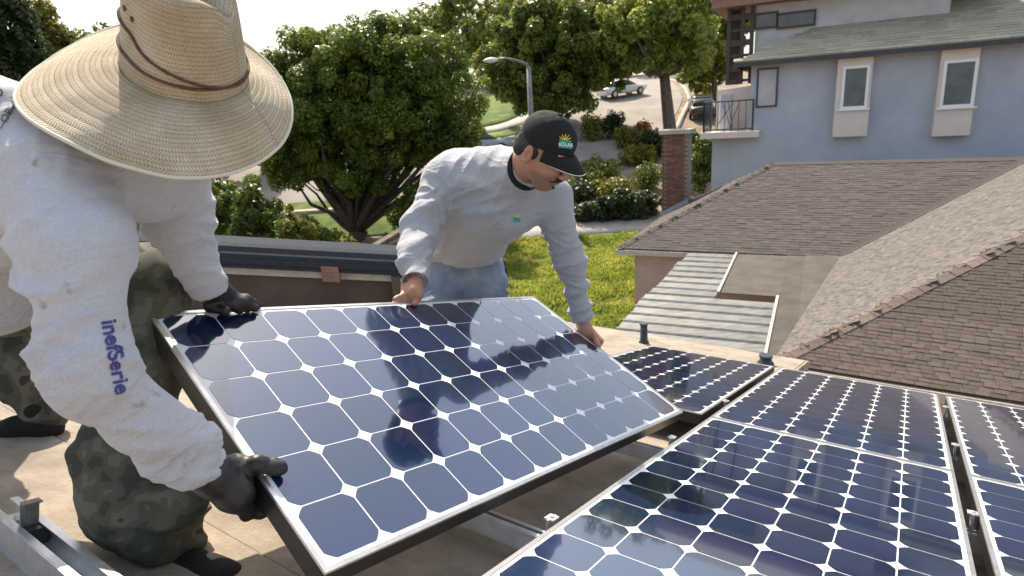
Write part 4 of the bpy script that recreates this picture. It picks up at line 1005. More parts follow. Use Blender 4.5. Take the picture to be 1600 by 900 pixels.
MT['jeans'] = mat('faded_jeans', (.11, .16, .24), (.30, .36, .44), 5, rough=.9, bump=.3, bscale=600, bdist=.001, spec=.2)
MT['camo'] = mat('camouflage_cloth', (.055, .06, .048), (.135, .132, .108), 13, rough=.9, bump=.25, bscale=500, bdist=.001, spec=.2, detail=2, mid=(.088, .09, .068))
N, L, b = nodes(MT['camo'])
for n_ in N:
    if n_.type == 'VALTORGB':
        n_.color_ramp.interpolation = 'CONSTANT'; e = n_.color_ramp.elements
        e[0].position = 0; e[1].position = .44; e[2].position = .56
        x = e.new(.50); x.color = (.10, .095, .07, 1); x = e.new(.69); x.color = (.055, .05, .04, 1)
MT['glove'] = mat('black_glove_leather', (.007, .007, .007), (.018, .017, .016), 30, rough=.5, bump=.5, bscale=60, bdist=.003, spec=.6)
MT['skin'] = mat('skin', (.40, .19, .115), (.49, .26, .17), 14, rough=.5, bump=.15, bscale=300, bdist=.001)
N, L, b = nodes(MT['skin']); b.inputs['Subsurface Weight'].default_value = .12; b.inputs['Subsurface Radius'].default_value = (.02, .008, .004)
src = b.inputs['Base Color'].links[0].from_socket; an = N.new('ShaderNodeAttribute'); an.attribute_name = 'stubble'
mx = N.new('ShaderNodeMix'); mx.data_type = 'RGBA'; mq = N.new('ShaderNodeMath'); mq.operation = 'MULTIPLY'; mq.inputs[1].default_value = .55
L.new(an.outputs['Fac'], mq.inputs[0]); L.new(mq.outputs[0], mx.inputs[0]); L.new(src, mx.inputs[6]); mx.inputs[7].default_value = (.12, .075, .055, 1); L.new(mx.outputs[2], b.inputs['Base Color'])
MT['hair'] = mat('dark_hair', (.012, .009, .007), (.03, .022, .016), 80, rough=.6, bump=.8, bscale=200, bdist=.003)
MT['blackcloth'] = mat('black_cap_cloth', (.010, .011, .011), (.022, .023, .022), 200, rough=.85, bump=.3, bscale=500, bdist=.001, spec=.25)
MT['cord'] = mat('brown_cord', (.07, .03, .018), (.13, .06, .03), 60, rough=.7)
MT['bind'] = mat('brim_binding', (.62, .60, .48), rough=.8)
MT['ink_blue'] = mat('blue_print', (.035, .04, .20), (.07, .075, .26), 300, rough=.8)
MT['ink_black'] = mat('black_print', (.03, .03, .035), (.10, .10, .11), 300, rough=.8)
MT['emb_green'] = mat('green_thread', (.02, .30, .17), rough=.6)
MT['emb_teal'] = mat('teal_thread', (.01, .36, .30), rough=.6)
MT['emb_yellow'] = mat('yellow_thread', (.75, .55, .03), rough=.6)
MT['emb_white'] = mat('white_thread', (.7, .75, .72), rough=.6)

def sdf_obj(name, f, material, parent, post=None, rel=1, uv=None, rel2=0):
    V, F = f.mesh()
    if rel: V = relax(V, F, rel)
    if post:
        Nr = vnormals(V, F); V = post(V, Nr); V = relax(V, F, rel2, .35) if rel2 else V
    Vw = cw(V); a, b_, c_ = Vw[F[:, 0]], Vw[F[:, 1]], Vw[F[:, 2]]
    # outward orientation check by signed volume
    if np.einsum('ij,ij->i', a, np.cross(b_, c_)).sum() < 0: F = F[:, ::-1]
    return mesh_obj(name, Vw, F, material, parent, smooth=True)

def decal(name, o_shirt, inside, p0, eu, ev, w_, h_, step, material, parent, lift=.0015):
    """grid of tiny quads that lie on the cloth; u,v in px along eu, ev from p0"""
    me = o_shirt.data; n = len(me.vertices); co = np.zeros(n*3); me.vertices.foreach_get('co', co); co = co.reshape(-1, 3)
    off = np.zeros(3); p_ = o_shirt
    while p_ is not None: off += np.array(p_.location); p_ = p_.parent
    bvh = BVHTree.FromPolygons([tuple(v) for v in co+off], [tuple(p.vertices) for p in me.polygons])
    nu, nv = int(w_/step), int(h_/step); G = {}; V = []; F = []
    eu = np.array(eu, float); ev = np.array(ev, float); p0 = np.array(p0, float); Cc = Vector(CAM)
    def vert(i, j):
        if (i, j) not in G:
            q = p0+eu*i*step+ev*j*step; r = ray(*q); r = Vector(r).normalized(); h, nn, _, _ = bvh.ray_cast(Cc, r)
            if h is None: G[i, j] = None
            else:
                if nn.dot(r) > 0: nn = -nn
                G[i, j] = len(V); V.append(np.array(h+nn*lift))
        return G[i, j]
    for i in range(nu):
        for j in range(nv):
            if inside((i+.5)*step, (j+.5)*step):
                ix = [vert(i, j), vert(i+1, j), vert(i+1, j+1), vert(i, j+1)]
                if None not in ix: F.append(ix)
    if F: return mesh_obj(name, V, [tuple(f) for f in F], material, parent)
def text_inside(txt, size, bold=.02, font=None):
    cu = bpy.data.curves.new('t', 'FONT'); cu.body = txt; cu.size = size; cu.offset = bold*size; ob = bpy.data.objects.new('t', cu); COL.objects.link(ob)
    dg = bpy.context.evaluated_depsgraph_get(); me = bpy.data.meshes.new_from_object(ob.evaluated_get(dg))
    vs = [Vector((v.co.x, v.co.y, 0)) for v in me.vertices]; bv = BVHTree.FromPolygons(vs, [tuple(p.vertices) for p in me.polygons])
    wd = max(v.x for v in vs); bpy.data.objects.remove(ob); bpy.data.meshes.remove(me); bpy.data.curves.remove(cu)
    def f(u, v): return bv.ray_cast(Vector((u, v-size*.25, 1)), Vector((0, 0, -1)))[0] is not None
    return f, wd

# ---------- man in the straw hat
c_ = lambda *a: cp(*a)
feet1 = onroof(270, 880)
man1 = thing('person', 'man in wide straw hat, pale worn shirt and camouflage trousers bending at the left', 'person', feet1)
sh_n = c_(98, 285, .985); el_n = c_(140, 583, .93); wr_n = c_(320, 733, 1.085)
sh_f = c_(262, 240, 1.32); el_f = c_(277, 338, 1.40); wr_f = c_(325, 448, 1.49)
HC0 = np.array([-.607, -.30, 1.105])
fld = Field((-1.55, -.5, .78), (-.45, .42, 1.72), .006)
sdv = np.array([.02, -.12, .36])
fld.cap((-.80, -.235, 1.13), (-.90, -.19, 1.14), .085, .125, .05, side=sdv, q=1.25)
fld.cap((-.90, -.19, 1.13), (-1.05, -.07, 1.20), .130, .150, .06, side=sdv, q=1.2)
fld.cap((-1.05, -.07, 1.20), (-1.32, .06, 1.42), .150, .145, .06, side=sdv, q=1.2)
fld.ell((-.885, -.245, 1.05), (.13, .115, .13), k=.06)
fld.cap((-.90, -.17, 1.07), (-1.12, -.11, 1.16), .125, .125, .06)
fld.ell((-.72, -.225, 1.17), (.115, .10, .13), k=.05); fld.cap((-.72, -.22, 1.15), HC0+[-.01, .045, .02], .09, .07, .03)
fld.cap(sh_n+[-.03, -.015, .03], c_(120, 400, .95), .084, .070, .06)
fld.cap(c_(120, 400, .95), el_n, .066, .057, .035)
fld.cap(el_n, c_(235, 662, 1.0), .056, .047, .03)
fld.cap(c_(235, 662, 1.0), wr_n, .047, .037, .03)
fld.cap((-.86, -.24, 1.22), sh_f, .11, .075, .06); fld.cap(sh_f, el_f, .080, .070, .04); fld.cap(el_f, wr_f, .069, .046, .03)
fld.cap(c_(262, 690, 1.03), c_(292, 712, 1.06), .05, .05, .02)
fld.cut(wr_n+unit(wr_n-el_n)*.012, wr_n-el_n)
# second cut only near far wrist: emulate by subtracting a ball beyond it
fld.ell(wr_f+unit(wr_f-el_f)*.058, (.055, .055, .055), k=.004, sub=True)
fld.cut((-1.16, .10, 1.3), (-.55, .75, .15)) if False else None
def wr1(V, Nr):
    V = folds(V, Nr, sh_n, el_n, 6, .013, .10, tilt=1.2, seed=3, t0=.12, t1=.95, twist=1.0)
    V = folds(V, Nr, el_n-(el_n-sh_n)*.25, el_n, 3, .014, .10, tilt=.8, seed=8, t0=0, t1=1.2)
    V = folds(V, Nr, el_n, wr_n, 6, .011, .085, tilt=1.1, seed=5, t0=0, t1=1.05, twist=.7)
    V = folds(V, Nr, el_n+(wr_n-el_n)*.6, wr_n, 4, .010, .08, tilt=.6, seed=15, t0=0, t1=1.05)
    V = folds(V, Nr, sh_f, wr_f, 8, .009, .11, tilt=1.0, seed=7, t0=.2, t1=1.02, twist=.6)
    # long drag folds from armpit over the back
    d = V-np.array([-.74, -.2, 1.02]); q = vnoise(V, 5, 2)*1.4
    ph = (d@unit([.55, .75, .2]))*75+(d@unit([-.75, .5, .3]))*14+q*5
    wg = np.clip((-.66-V[:, 0])/.1, 0, 1)*np.clip((1.5-V[:, 2])/.2, 0, 1)
    V = V+Nr*(wg*.014*((.5+.5*np.cos(ph))**2-.35)*(.5+vnoise(V, 6, 22)*2))[:, None]
    for dir_, sd_, s_ in ((unit([.55, .75, .2]), 71, 1.0), (unit([.9, -.1, .3]), 72, .6)):
        o1 = unit(np.cross(dir_, [0, 0, 1.0])); o2 = np.cross(dir_, o1); q = np.column_stack([V@dir_/.035, V@o1/.16, V@o2/.16])
        wq = np.clip((-.60-V[:, 0])/.08, 0, 1)*np.clip((.02-V[:, 1])/.1, 0, 1)
        V = V+Nr*(.008*s_*wq*(np.clip(1-4.2*np.abs(vnoise(q, 1.0, sd_)), 0, 1)**1.4-.3)*np.clip(2.5*vnoise(V, 6, sd_+3)+.5, 0, 1.3))[:, None]
    V = V+Nr*(vnoise(V, 30, 1)*.003+vnoise(V, 11, 12)*.010)[:, None]
    return V
fld.cut((-1.05, -.005, 1.25), (-.75, .65, .3))
shirt1 = sdf_obj('shirt', fld, MT['shirt1'], man1, wr1, rel2=1)
# cuff ribs
f2 = Field(wr_n-.09, wr_n+.09, .003); dr_ = unit(wr_n-el_n)
f2.cap(wr_n-dr_*.018, wr_n+dr_*.016, .041, .036, .004); f2.cut(wr_n+dr_*.02, dr_); f2.cut(wr_n-dr_*.022, -dr_)
def cuffw(V, Nr):
    u = np.cross(dr_, [0, 0, 1.0]); u /= np.linalg.norm(u); v = np.cross(dr_, u); th = np.arctan2((V-wr_n)@v, (V-wr_n)@u); return V+Nr*(np.sin(th*34)*.0008+vnoise(V, 40, 3)*.004)[:, None]
sdf_obj('cuff', f2, MT['shirt1'], man1, cuffw)
# trousers
kn = c_(238, 440, 1.52); foot_n = c_(268, 850, 1.40)
fld = Field((-1.95, -.25, 1.1), (-.55, .72, 2.4), .0075)
hip = np.array([-1.75, .0, 1.95])
fld.ell(hip, (.17, .15, .18), k=.06); fld.cap((-1.10, -.03, 1.28), (-1.50, -.04, 1.70), .125, .13, .05, side=(.02, -.12, .36), q=1.1); fld.cap((-1.50, -.04, 1.70), hip, .13, .14, .05)
fld.cap((-1.35, -.0, 1.55), kn, .12, .088, .06)
fld.cap(kn, c_(215, 560, 1.46), .085, .10, .05); fld.cap(c_(215, 560, 1.46), c_(200, 690, 1.40), .092, .100, .05)
fld.cap(c_(200, 690, 1.40), c_(220, 780, 1.38), .100, .098, .05); fld.cap(c_(215, 780, 1.38), foot_n, .11, .070, .05)
fld.cap(c_(278, 790, 1.33), c_(240, 850, 1.33), .045, .045, .03)
fld.cap(hip+[0, .02, .08], c_(0, 490, 2.12), .14, .14, .05); fld.cap(c_(0, 490, 2.12), c_(45, 575, 2.05), .14, .11, .04); fld.cap(c_(45, 575, 2.05), c_(72, 645, 2.04), .09, .068, .04)
def wt1(V, Nr):
    V = folds(V, Nr, c_(215, 560, 1.46), foot_n, 7, .026, .19, tilt=1.3, seed=4, t0=0, t1=1.1, twist=.5)
    V = folds(V, Nr, hip, kn, 6, .014, .17, tilt=1.2, seed=14, t0=.2, t1=1.1)
    V = folds(V, Nr, c_(-5, 505, 1.95), c_(72, 645, 2.04), 6, .012, .13, tilt=1, seed=24, t0=0, t1=1.1)
    return V+Nr*(vnoise(V, 9, 6)*.02+vnoise(V, 24, 7)*.004)[:, None]
sdf_obj('trousers', fld, MT['camo'], man1, wt1, rel2=2)
def boot(name, ankle, toe, parent, material, r=.045):
    a = np.asarray(ankle, float); t = np.asarray(toe, float); lo = np.minimum(a, t)-.13; hi = np.maximum(a, t)+.13
    f = Field(lo, hi, .005); f.cap(a, t-(t-a)*.3, r*1.15, r*1.0, .02); f.ell(t, (r*1.1, r*.85, r*1.1), k=.03); f.cap(a+unit(dn)*-.07, a, r*1.05, r*1.1, .02)
    o = sdf_obj(name, f, material, parent)
    d = unit(t-a); nr = -unit(np.array([-.0855, .9935, .0758])); s = unit(np.cross(d, nr)); mb = MB()
    c = cw((a+t)/2+d*.0-nr*(r*.95)); mb.box(c, np.linalg.norm(t-a)+r*2.3, r*2.1, .022, [cd(d), cd(s), cd(nr)]); so = mb.build('sole', MT['blackcloth'], o); bevel(so, .008)
    return o
boot('boot', c_(262, 880, 1.40), c_(345, 905, 1.33), man1, MT['blackcloth'])
boot('boot', c_(70, 668, 2.03), c_(18, 672, 2.0), man1, MT['blackcloth'])
# gloves
def edge(s, a=0, nn=0): return tH+h2*s+h1*a+np.cross(h1, h2)*nn*(1 if np.cross(h1, h2)[1] > 0 else -1)
f = Field(edge(.5)-.16, edge(.6)+.16, .003)
pc = edge(.548, -.043, .022)
f.cap(wr_n-unit(wr_n-el_n)*.01, wr_n+unit(pc-wr_n)*.02, .033, .034, .01)
f.cap(wr_n, pc, .033, .036, .02, side=h2, q=1.25); f.cap(pc-h2*.022, pc+h2*.024, .030, .028, .02)
for i_, ds in enumerate((-.036, -.012, .012, .034)):
    s_ = .548+ds; ln = (.9, 1.0, .95, .8)[i_]; rr = (.0125, .0128, .0122, .0112)[i_]
    f.chain([edge(s_, -.042, .030), edge(s_+.004, -.020, .060), edge(s_+.008, .008, .066), edge(s_+.010, .036*ln, .066)], [rr*1.35, rr*1.15, rr, rr*.9], .008)
f.chain([pc-np.cross(h1, h2)*.0, edge(.525, -.03, -.006), edge(.548, -.004, -.020), edge(.562, .026, -.016), edge(.568, .036, -.0155)], [.028, .0195, .0165, .0145, .013], .012)
def wg(V, Nr): return V+Nr*(vnoise(V, 55, 2)*.0035+vnoise(V, 120, 4)*.0015)[:, None]
sdf_obj('glove', f, MT['glove'], man1, wg)
f = Field(c_(350, 467, 1.56)-.17, c_(350, 467, 1.56)+.17, .0035)
pf = c_(345, 464, 1.555); f.cap(wr_f-unit(wr_f-el_f)*.01, pf, .036, .034, .015, side=h1, q=1.2)
ft = [(385, 470, 1.60), (378, 474, 1.58), (370, 477, 1.57), (360, 479, 1.555)]; tt = [(403, 477, 1.64), (398, 481, 1.615), (386, 484, 1.60), (374, 486, 1.58)]
for k in range(4):
    rr = .0125-.0006*k; f.chain([pf+np.array([.006, .004*k, -.006*k]), c_(*ft[k])+[0, -.004, 0], c_(*tt[k])], [rr*1.5, rr*1.05, rr*.85], .008)
f.chain([pf, c_(330, 478, 1.52), c_(352, 485, 1.515)], [.022, .015, .012], .01)
sdf_obj('glove', f, MT['glove'], man1, wg)
# body under the clothes: head, neck, arms in one surface
HC = np.array([-.607, -.30, 1.105])
f = Field((-1.4, -.45, .85), (-.42, .5, 1.75), .009)
f.ell(HC+[0, -.01, .01], (.072, .075, .08), k=.02); f.cap(HC+[-.02, .02, .01], (-.80, -.22, 1.13), .045, .05, .03); f.cap((-.80, -.22, 1.13), (-1.05, -.05, 1.23), .07, .07, .05)
f.cap((-.85, -.2, 1.1), sh_n, .06, .05, .03); f.chain([sh_n, el_n, wr_n, pc], [.045, .04, .028, .024], .02); f.cap((-.85, -.2, 1.2), sh_f, .06, .05, .03); f.chain([sh_f, el_f, wr_f, pf], [.045, .038, .028, .022], .02)

sdf_obj('body', f, MT['skin'], man1)
f = Field(HC-.13, HC+.13, .006); f.ell(HC+[-.004, -.012, .008], (.082, .095, .092), k=.01); f.cut(HC+[.0, .045, 0], (.1, 1, 0)); sdf_obj('hair', f, MT['hair'], man1)

# straw hat
hn = unit([.30, -.66, -.69]); hx = unit(np.array([.94, .34, 0])-hn*(np.array([.94, .34, 0])@hn)); hy = np.cross(hn, hx)      # hx along the long image axis
HAT0 = cp(291, 111, 1.065)
def hatpt(s, th):
    """s: 0 crown centre .. 1 crown top edge .. 2 crown base .. 3 brim edge"""
    ct, st_ = math.cos(th), math.sin(th)
    ra, rb = .101, .092                       # crown base half axes
    if s <= 1:
        k = s; x = ra*.80*k*ct; y = rb*.74*k*st_; z = .150+.010*(1-k*k)
        dent = math.exp(-((y/.020)**2))*(.045)*max(0, 1-abs(x)/.10)**.5; z -= dent
    elif s <= 2:
        k = s-1; f_ = .80+.20*k**.8; g_ = .74+.26*k**.8; x = ra*f_*ct; y = rb*g_*st_; z = .150-.003-.144*k
        if k < .5: z -= math.exp(-((y/.02)**2))*.03*(1-k*2)*(1 if True else 0)
        dn_ = math.exp(-(((th-4.2+math.pi) % (2*math.pi)-math.pi)/.35)**2)*math.sin(math.pi*min(1, k*1.1))*.010; x -= dn_*ct; y -= dn_*st_
    else:
        k = s-2; R = .209+.004*math.cos(2*th); x = ra*ct+(R-ra)*k*ct; y = rb*st_+(R*.985-rb)*k*st_
        x -= .022*k; y -= .034*k
        z = .004-.004*math.sin(k*math.pi)-.050*k**2*(.7+.2*math.cos(2*th))-.034*k**2*(.5-.5*math.sin(th))+.010*k**3*(1-math.cos(2*th))+.006*k*k*math.sin(3*th+1)
    return HAT0+hx*x+hy*y+hn*z
nth = 180; rows_ = [i/10 for i in range(1, 11)]+[1+i/24 for i in range(1, 25)]+[2+i/42 for i in range(1, 43)]
V = [hatpt(0.0001, 0)]; UVs = [(0, 0)]; acc_ = np.zeros(nth); prev = [V[0]]*nth
NT = nth+1; acc_ = np.zeros(NT); prev = [V[0]]*NT
for s in rows_:
    for j in range(NT):
        p_ = hatpt(s, 2*math.pi*j/nth); acc_[j] += np.linalg.norm(p_-prev[j]); prev[j] = p_
        V.append(p_)
        R_ = .09 if s <= 2 else .1+(s-2)*.13
        UVs.append((j/nth*2*math.pi*(.095 if s <= 2 else .17), acc_.mean()))
nr_ = len(rows_); V = np.array(V); UVs = np.array(UVs)
F = [(0, 2+j, 1+j) for j in range(nth)]
Fq = [(1+i*NT+j, 2+i*NT+j, 2+(i+1)*NT+j, 1+(i+1)*NT+j) for i in range(nr_-1) for j in range(nth)]
V = V+hn*(vnoise(V, 26, 3)*.003+vnoise(V, 9, 5)*.008*1)[:, None]
hat = mesh_obj('straw_hat', cw(V), [f_[::-1] for f_ in F]+Fq, MT['straw'], man1, smooth=True, uv=UVs)
so_ = hat.modifiers.new('thick', 'SOLIDIFY'); so_.thickness = .003; so_.offset = 0
rim = V[1+(nr_-1)*NT:-1]; mb = MB(); rr_ = cw(rim); mb.tube(list(rr_)+[rr_[0], rr_[1]], .0032, 8); mb.build('brim_binding', MT['bind'], hat, True)
def crown_ring(h0, amp, ph_, r=.0035, n=90, a0=0, a1=2*math.pi):
    P_ = []
    for k in range(n+1):
        th = a0+(a1-a0)*k/n; z = h0+amp*math.sin(th+ph_); s = 2-min(max(z, .002), .14)/.144; P_.append(cw(hatpt(s, th)+unit(hx*math.cos(th)+hy*math.sin(th))*.0035))
    return P_
mb = MB(); mb.tube(crown_ring(.052, .032, -1.57), .0026, 6); mb.tube(crown_ring(.030, .008, -1.2), .0026, 6); mb.build('hat_cord', MT['cord'], hat, True)
mb = MB()
for th, z in ((3.75, .112), (3.95, .103), (4.18, .095)):
    s = 2-z/.144; p_ = hatpt(s, th); o_ = unit(hx*math.cos(th)+hy*math.sin(th)); mb.tube([cw(p_-o_*.001), cw(p_+o_*.0042)], .0042, 10)
mb.build('eyelet', MT['cord'], hat)
# prints on shirt
ins, wd_ = text_inside('inefSerie', 34, .025)
decal('sleeve_print', shirt1, ins, (150, 503), (.19, .98), (.98, -.19), wd_+2, 34, .9, MT['ink_blue'], shirt1)
ins, wd_ = text_inside('OBLI80', 17, .0)
decal('back_print', shirt1, ins, (13, 196), (.50, -.87), (-.87, -.50), wd_+2, 20, .9, MT['ink_black'], shirt1) 
ins, wd_ = text_inside('O / o', 26, .01)
decal('back_print', shirt1, ins, (-12, 196), (.42, -.9), (-.9, -.42), wd_+2, 30, .9, MT['ink_black'], shirt1)
decal('back_print', shirt1, lambda u, v: v < 1.6, (2, 202), (.50, -.87), (-.87, -.50), 90, 3, .8, MT['ink_black'], shirt1)

# ---------- man in the black cap
m2o = cw(c_(720, 600, 2.9)); m2o[2] = onroof(720, 600)[2]
man2 = thing('person', 'man with moustache in black cap, grey sweatshirt and blue jeans leaning over the solar panel', 'person', m2o)
sR = np.array([-.255, -.415, 2.40]); eR = c_(652, 362, 2.30); wR = c_(649, 440, 2.12)
sL = c_(862, 312, 2.36); eL = c_(888, 402, 2.44); wL = c_(910, 498, 2.52)
fld = Field((-.52, -.72, 1.98), (.45, .22, 2.98), .0065)
sd2 = unit(sL-sR)
fld.cap(c_(812, 268, 2.28), c_(775, 285, 2.36), .072, .11, .04); fld.cap(c_(770, 286, 2.40), c_(816, 268, 2.21), .12, .082, .04)
fld.cap(c_(775, 285, 2.38), c_(735, 296, 2.48), .13, .158, .06, side=sd2, q=1.15)
fld.cap(c_(735, 300, 2.48), c_(735, 350, 2.58), .15, .145, .06, side=sd2, q=1.15)
fld.cap(c_(790, 320, 2.36), c_(735, 350, 2.55), .12, .14, .06, side=sd2, q=1.2)
fld.cap(c_(735, 350, 2.58), c_(722, 385, 2.68), .15, .145, .05, side=sd2, q=1.1)
fld.cap(c_(770, 290, 2.40), sR, .10, .085, .06); fld.chain([sR, eR, wR], [.082, .062, .042], .03)
fld.cap(c_(800, 300, 2.36), sL, .09, .078, .06); fld.chain([sL, eL, wL], [.076, .060, .042], .03)
fld.cap(eR, wR, .058, .044, .02)
fld.cut(c_(718, 402, 2.72), (-.05, .93, .30))
fld.ell(wR+unit(wR-eR)*.055, (.05, .05, .05), k=.004, sub=True); 
fld.cap(wR+unit(wR-eR)*.012, wR+unit(wR-eR)*.07, .05, .05, .004, sub=True)
fld.cap(wL+unit(wL-eL)*.058, wL+unit(wL-eL)*.10, .055, .055, .004, sub=True)
nk0, nk1 = c_(814, 268, 2.19), c_(842, 254, 2.10)
fld.cap(nk0+unit(nk1-nk0)*.075, nk1+unit(nk1-nk0)*.10, .064, .09, .006, sub=True)
# the cut plane also removes the forearms below the hem, so rebuild them afterwards
fld.chain([eR, wR], [.060, .044], .02); fld.chain([eL, wL], [.058, .043], .02)
fld.cap(wR+unit(wR-eR)*.045, wR+unit(wR-eR)*.10, .06, .06, .004, sub=True)
fld.cap(wL+unit(wL-eL)*.052, wL+unit(wL-eL)*.11, .06, .06, .004, sub=True)
def wr2(V, Nr):
    V = folds(V, Nr, sR, eR, 5, .013, .10, tilt=1.1, seed=31, t0=.1, t1=1.1, twist=.8)
    V = folds(V, Nr, eR, wR, 6, .010, .075, tilt=.8, seed=33, t0=-.1, t1=1.0)
    V = folds(V, Nr, sL, wL, 11, .009, .09, tilt=1.0, seed=35, t0=.15, t1=1.0, twist=.7)
    d = V-c_(800, 320, 2.3); ph = (d@unit([.35, .9, .2]))*55+vnoise(V, 5, 41)*9
    wgt = np.clip((.10-V[:, 0])/.1, 0, 1)*np.clip((V[:, 1]+.5)/.15, 0, 1)
    V = V+Nr*(wgt*.020*((.5+.5*np.cos(ph))**2-.35)*(.5+vnoise(V, 6, 42)*2))[:, None]
    for dir_, sd_, s_ in ((unit([.35, .9, .2]), 61, 1.0), (unit([.8, .5, .0]), 62, .7)):
        o1 = unit(np.cross(dir_, [0, 0, 1.0])); o2 = np.cross(dir_, o1); q = np.column_stack([V@dir_/.05, V@o1/.20, V@o2/.20])
        V = V+Nr*(.011*s_*(np.clip(1-4.2*np.abs(vnoise(q, 1.0, sd_)), 0, 1)**1.4-.3)*np.clip(2.5*vnoise(V, 6, sd_+3)+.6, 0, 1.3))[:, None]
    return V+Nr*(vnoise(V, 10, 44)*.012+vnoise(V, 26, 45)*.004)[:, None]
shirt2 = sdf_obj('sweatshirt', fld, MT['shirt2'], man2, wr2)
# t-shirt collar
a_ = unit(nk1-nk0); q1 = nk0+a_*.034; u1 = unit(np.cross(a_, [0, 1, 0])); v1 = np.cross(a_, u1); mb = MB()
cr = [cw(q1+(u1*math.cos(t_)+v1*math.sin(t_))*.066+a_*.012*math.sin(t_+.5)) for t_ in np.linspace(0, 2*math.pi, 40)]; mb.tube(cr, .0105, 8); mb.build('collar', MT['blackcloth'], man2, True)
# jeans
fld = Field((-.55, -.15, 2.25), (.3, .75, 3.45), .008)
hp = c_(722, 425, 2.78); fld.ell(hp, (.18, .14, .15), k=.05); fld.cap(c_(720, 392, 2.70), hp, .135, .16, .04, side=sd2, q=1.1)
kR, kL = c_(672, 520, 2.62), c_(775, 520, 2.72)
fR, fL = onroof(690, 600, .0), onroof(760, 600, .0)
tocam = lambda p_: (p_-CAM)@RW
aR_, aL_ = kR+np.array([-.05, .19, .30]), kL+np.array([.0, .17, .30])
fld.cap(hp-sd2*.08, kR, .115, .085, .05); fld.cap(hp+sd2*.08, kL, .115, .085, .05); fld.chain([kR, aR_], [.08, .06], .04); fld.chain([kL, aL_], [.08, .06], .04)
fld.cap(c_(724, 424, 2.60), c_(724, 540, 2.60), .028, .04, .03, sub=True)
def wt2(V, Nr):
    V = folds(V, Nr, hp-sd2*.08, kR, 6, .013, .16, tilt=1.2, seed=51); V = folds(V, Nr, hp+sd2*.08, kL, 6, .013, .16, tilt=1.2, seed=52); return V+Nr*(vnoise(V, 12, 53)*.016+vnoise(V, 30, 54)*.005)[:, None]
sdf_obj('jeans', fld, MT['jeans'], man2, wt2)
boot('shoe', aR_+[0, .02, .04], aR_+[0, .05, .17], man2, MT['blackcloth'], .042); boot('shoe', aL_+[0, .02, .04], aL_+[0, .05, .17], man2, MT['blackcloth'], .042)
# head frame
fhv = unit(np.array([0, 0, 1.0])-dn*dn[2]); rtv = np.cross(dn, fhv)
def headaxes(yaw, pitch, roll=0):
    h = rtv*math.cos(yaw)-fhv*math.sin(yaw); Fd = h*math.cos(pitch)+dn*math.sin(pitch); Ud = -dn*math.cos(pitch)+h*math.sin(pitch); Rd = np.cross(Ud, Fd)
    if roll: Ud, Rd = Ud*math.cos(roll)+Rd*math.sin(roll), Rd*math.cos(roll)-Ud*math.sin(roll)
    return unit(Fd), unit(Ud), unit(Rd)
HF, HU2, HR = headaxes(math.radians(39), math.radians(34), math.radians(0))
H0 = c_(851, 238, 2.08)
def hp_(f_, u_, r_): return H0+HF*f_+HU2*u_+HR*r_
AXH = [HF, HU2, HR]
f = Field(H0-.26, H0+.24, .0035)
f.ell(hp_(-.012, .035, 0), (.097, .082, .076), AXH, k=.01)                     # skull
f.ell(hp_(.030, -.030, 0), (.062, .080, .060), AXH, k=.03)                     # face
f.ell(hp_(.052, -.088, 0), (.032, .026, .034), AXH, k=.03)                     # chin
for s_ in (-1, 1):
    f.cap(hp_(-.01, -.035, .058*s_), hp_(.050, -.088, .022*s_), .018, .018, .02)   # jaw line
    f.ell(hp_(.070, -.022, .034*s_), (.020, .018, .020), AXH, k=.02)              # cheek
    f.ell(hp_(-.010, -.006, .080*s_), (.018, .033, .009), AXH, k=.006)            # ear
    f.ell(hp_(-.006, -.006, .088*s_), (.009, .018, .006), AXH, k=.004, sub=True)
    f.ell(hp_(.088, .018, .030*s_), (.010, .012, .015), AXH, k=.012, sub=True)     # eye socket
    f.cap(hp_(.088, .036, .012*s_), hp_(.078, .038, .045*s_), .008, .007, .01)     # brow ridge
    f.ell(hp_(.080, .017, .031*s_), (.0135, .0115, .0125), AXH, k=.003)           # eyeball with lid
    f.ell(hp_(.104, -.030, .011*s_), (.010, .008, .008), AXH, k=.006)             # nostril wing
f.chain([hp_(.090, .026, 0), hp_(.103, .002, 0), hp_(.117, -.024, 0)], [.008, .0095, .0115], .012)
f.cap(hp_(.092, -.054, -.018), hp_(.092, -.054, .018), .0075, .0075, .008); f.cap(hp_(.090, -.064, -.014), hp_(.090, -.064, .014), .0075, .0075, .006)
f.ell(hp_(.101, -.0595, 0), (.006, .0018, .02), AXH, k=.003, sub=True)
f.cap(hp_(-.035, -.03, 0), nk0-a_*.03, .056, .062, .03)
Vh, Fh = f.mesh(); Vh = relax(Vh, Fh, 1, .3)
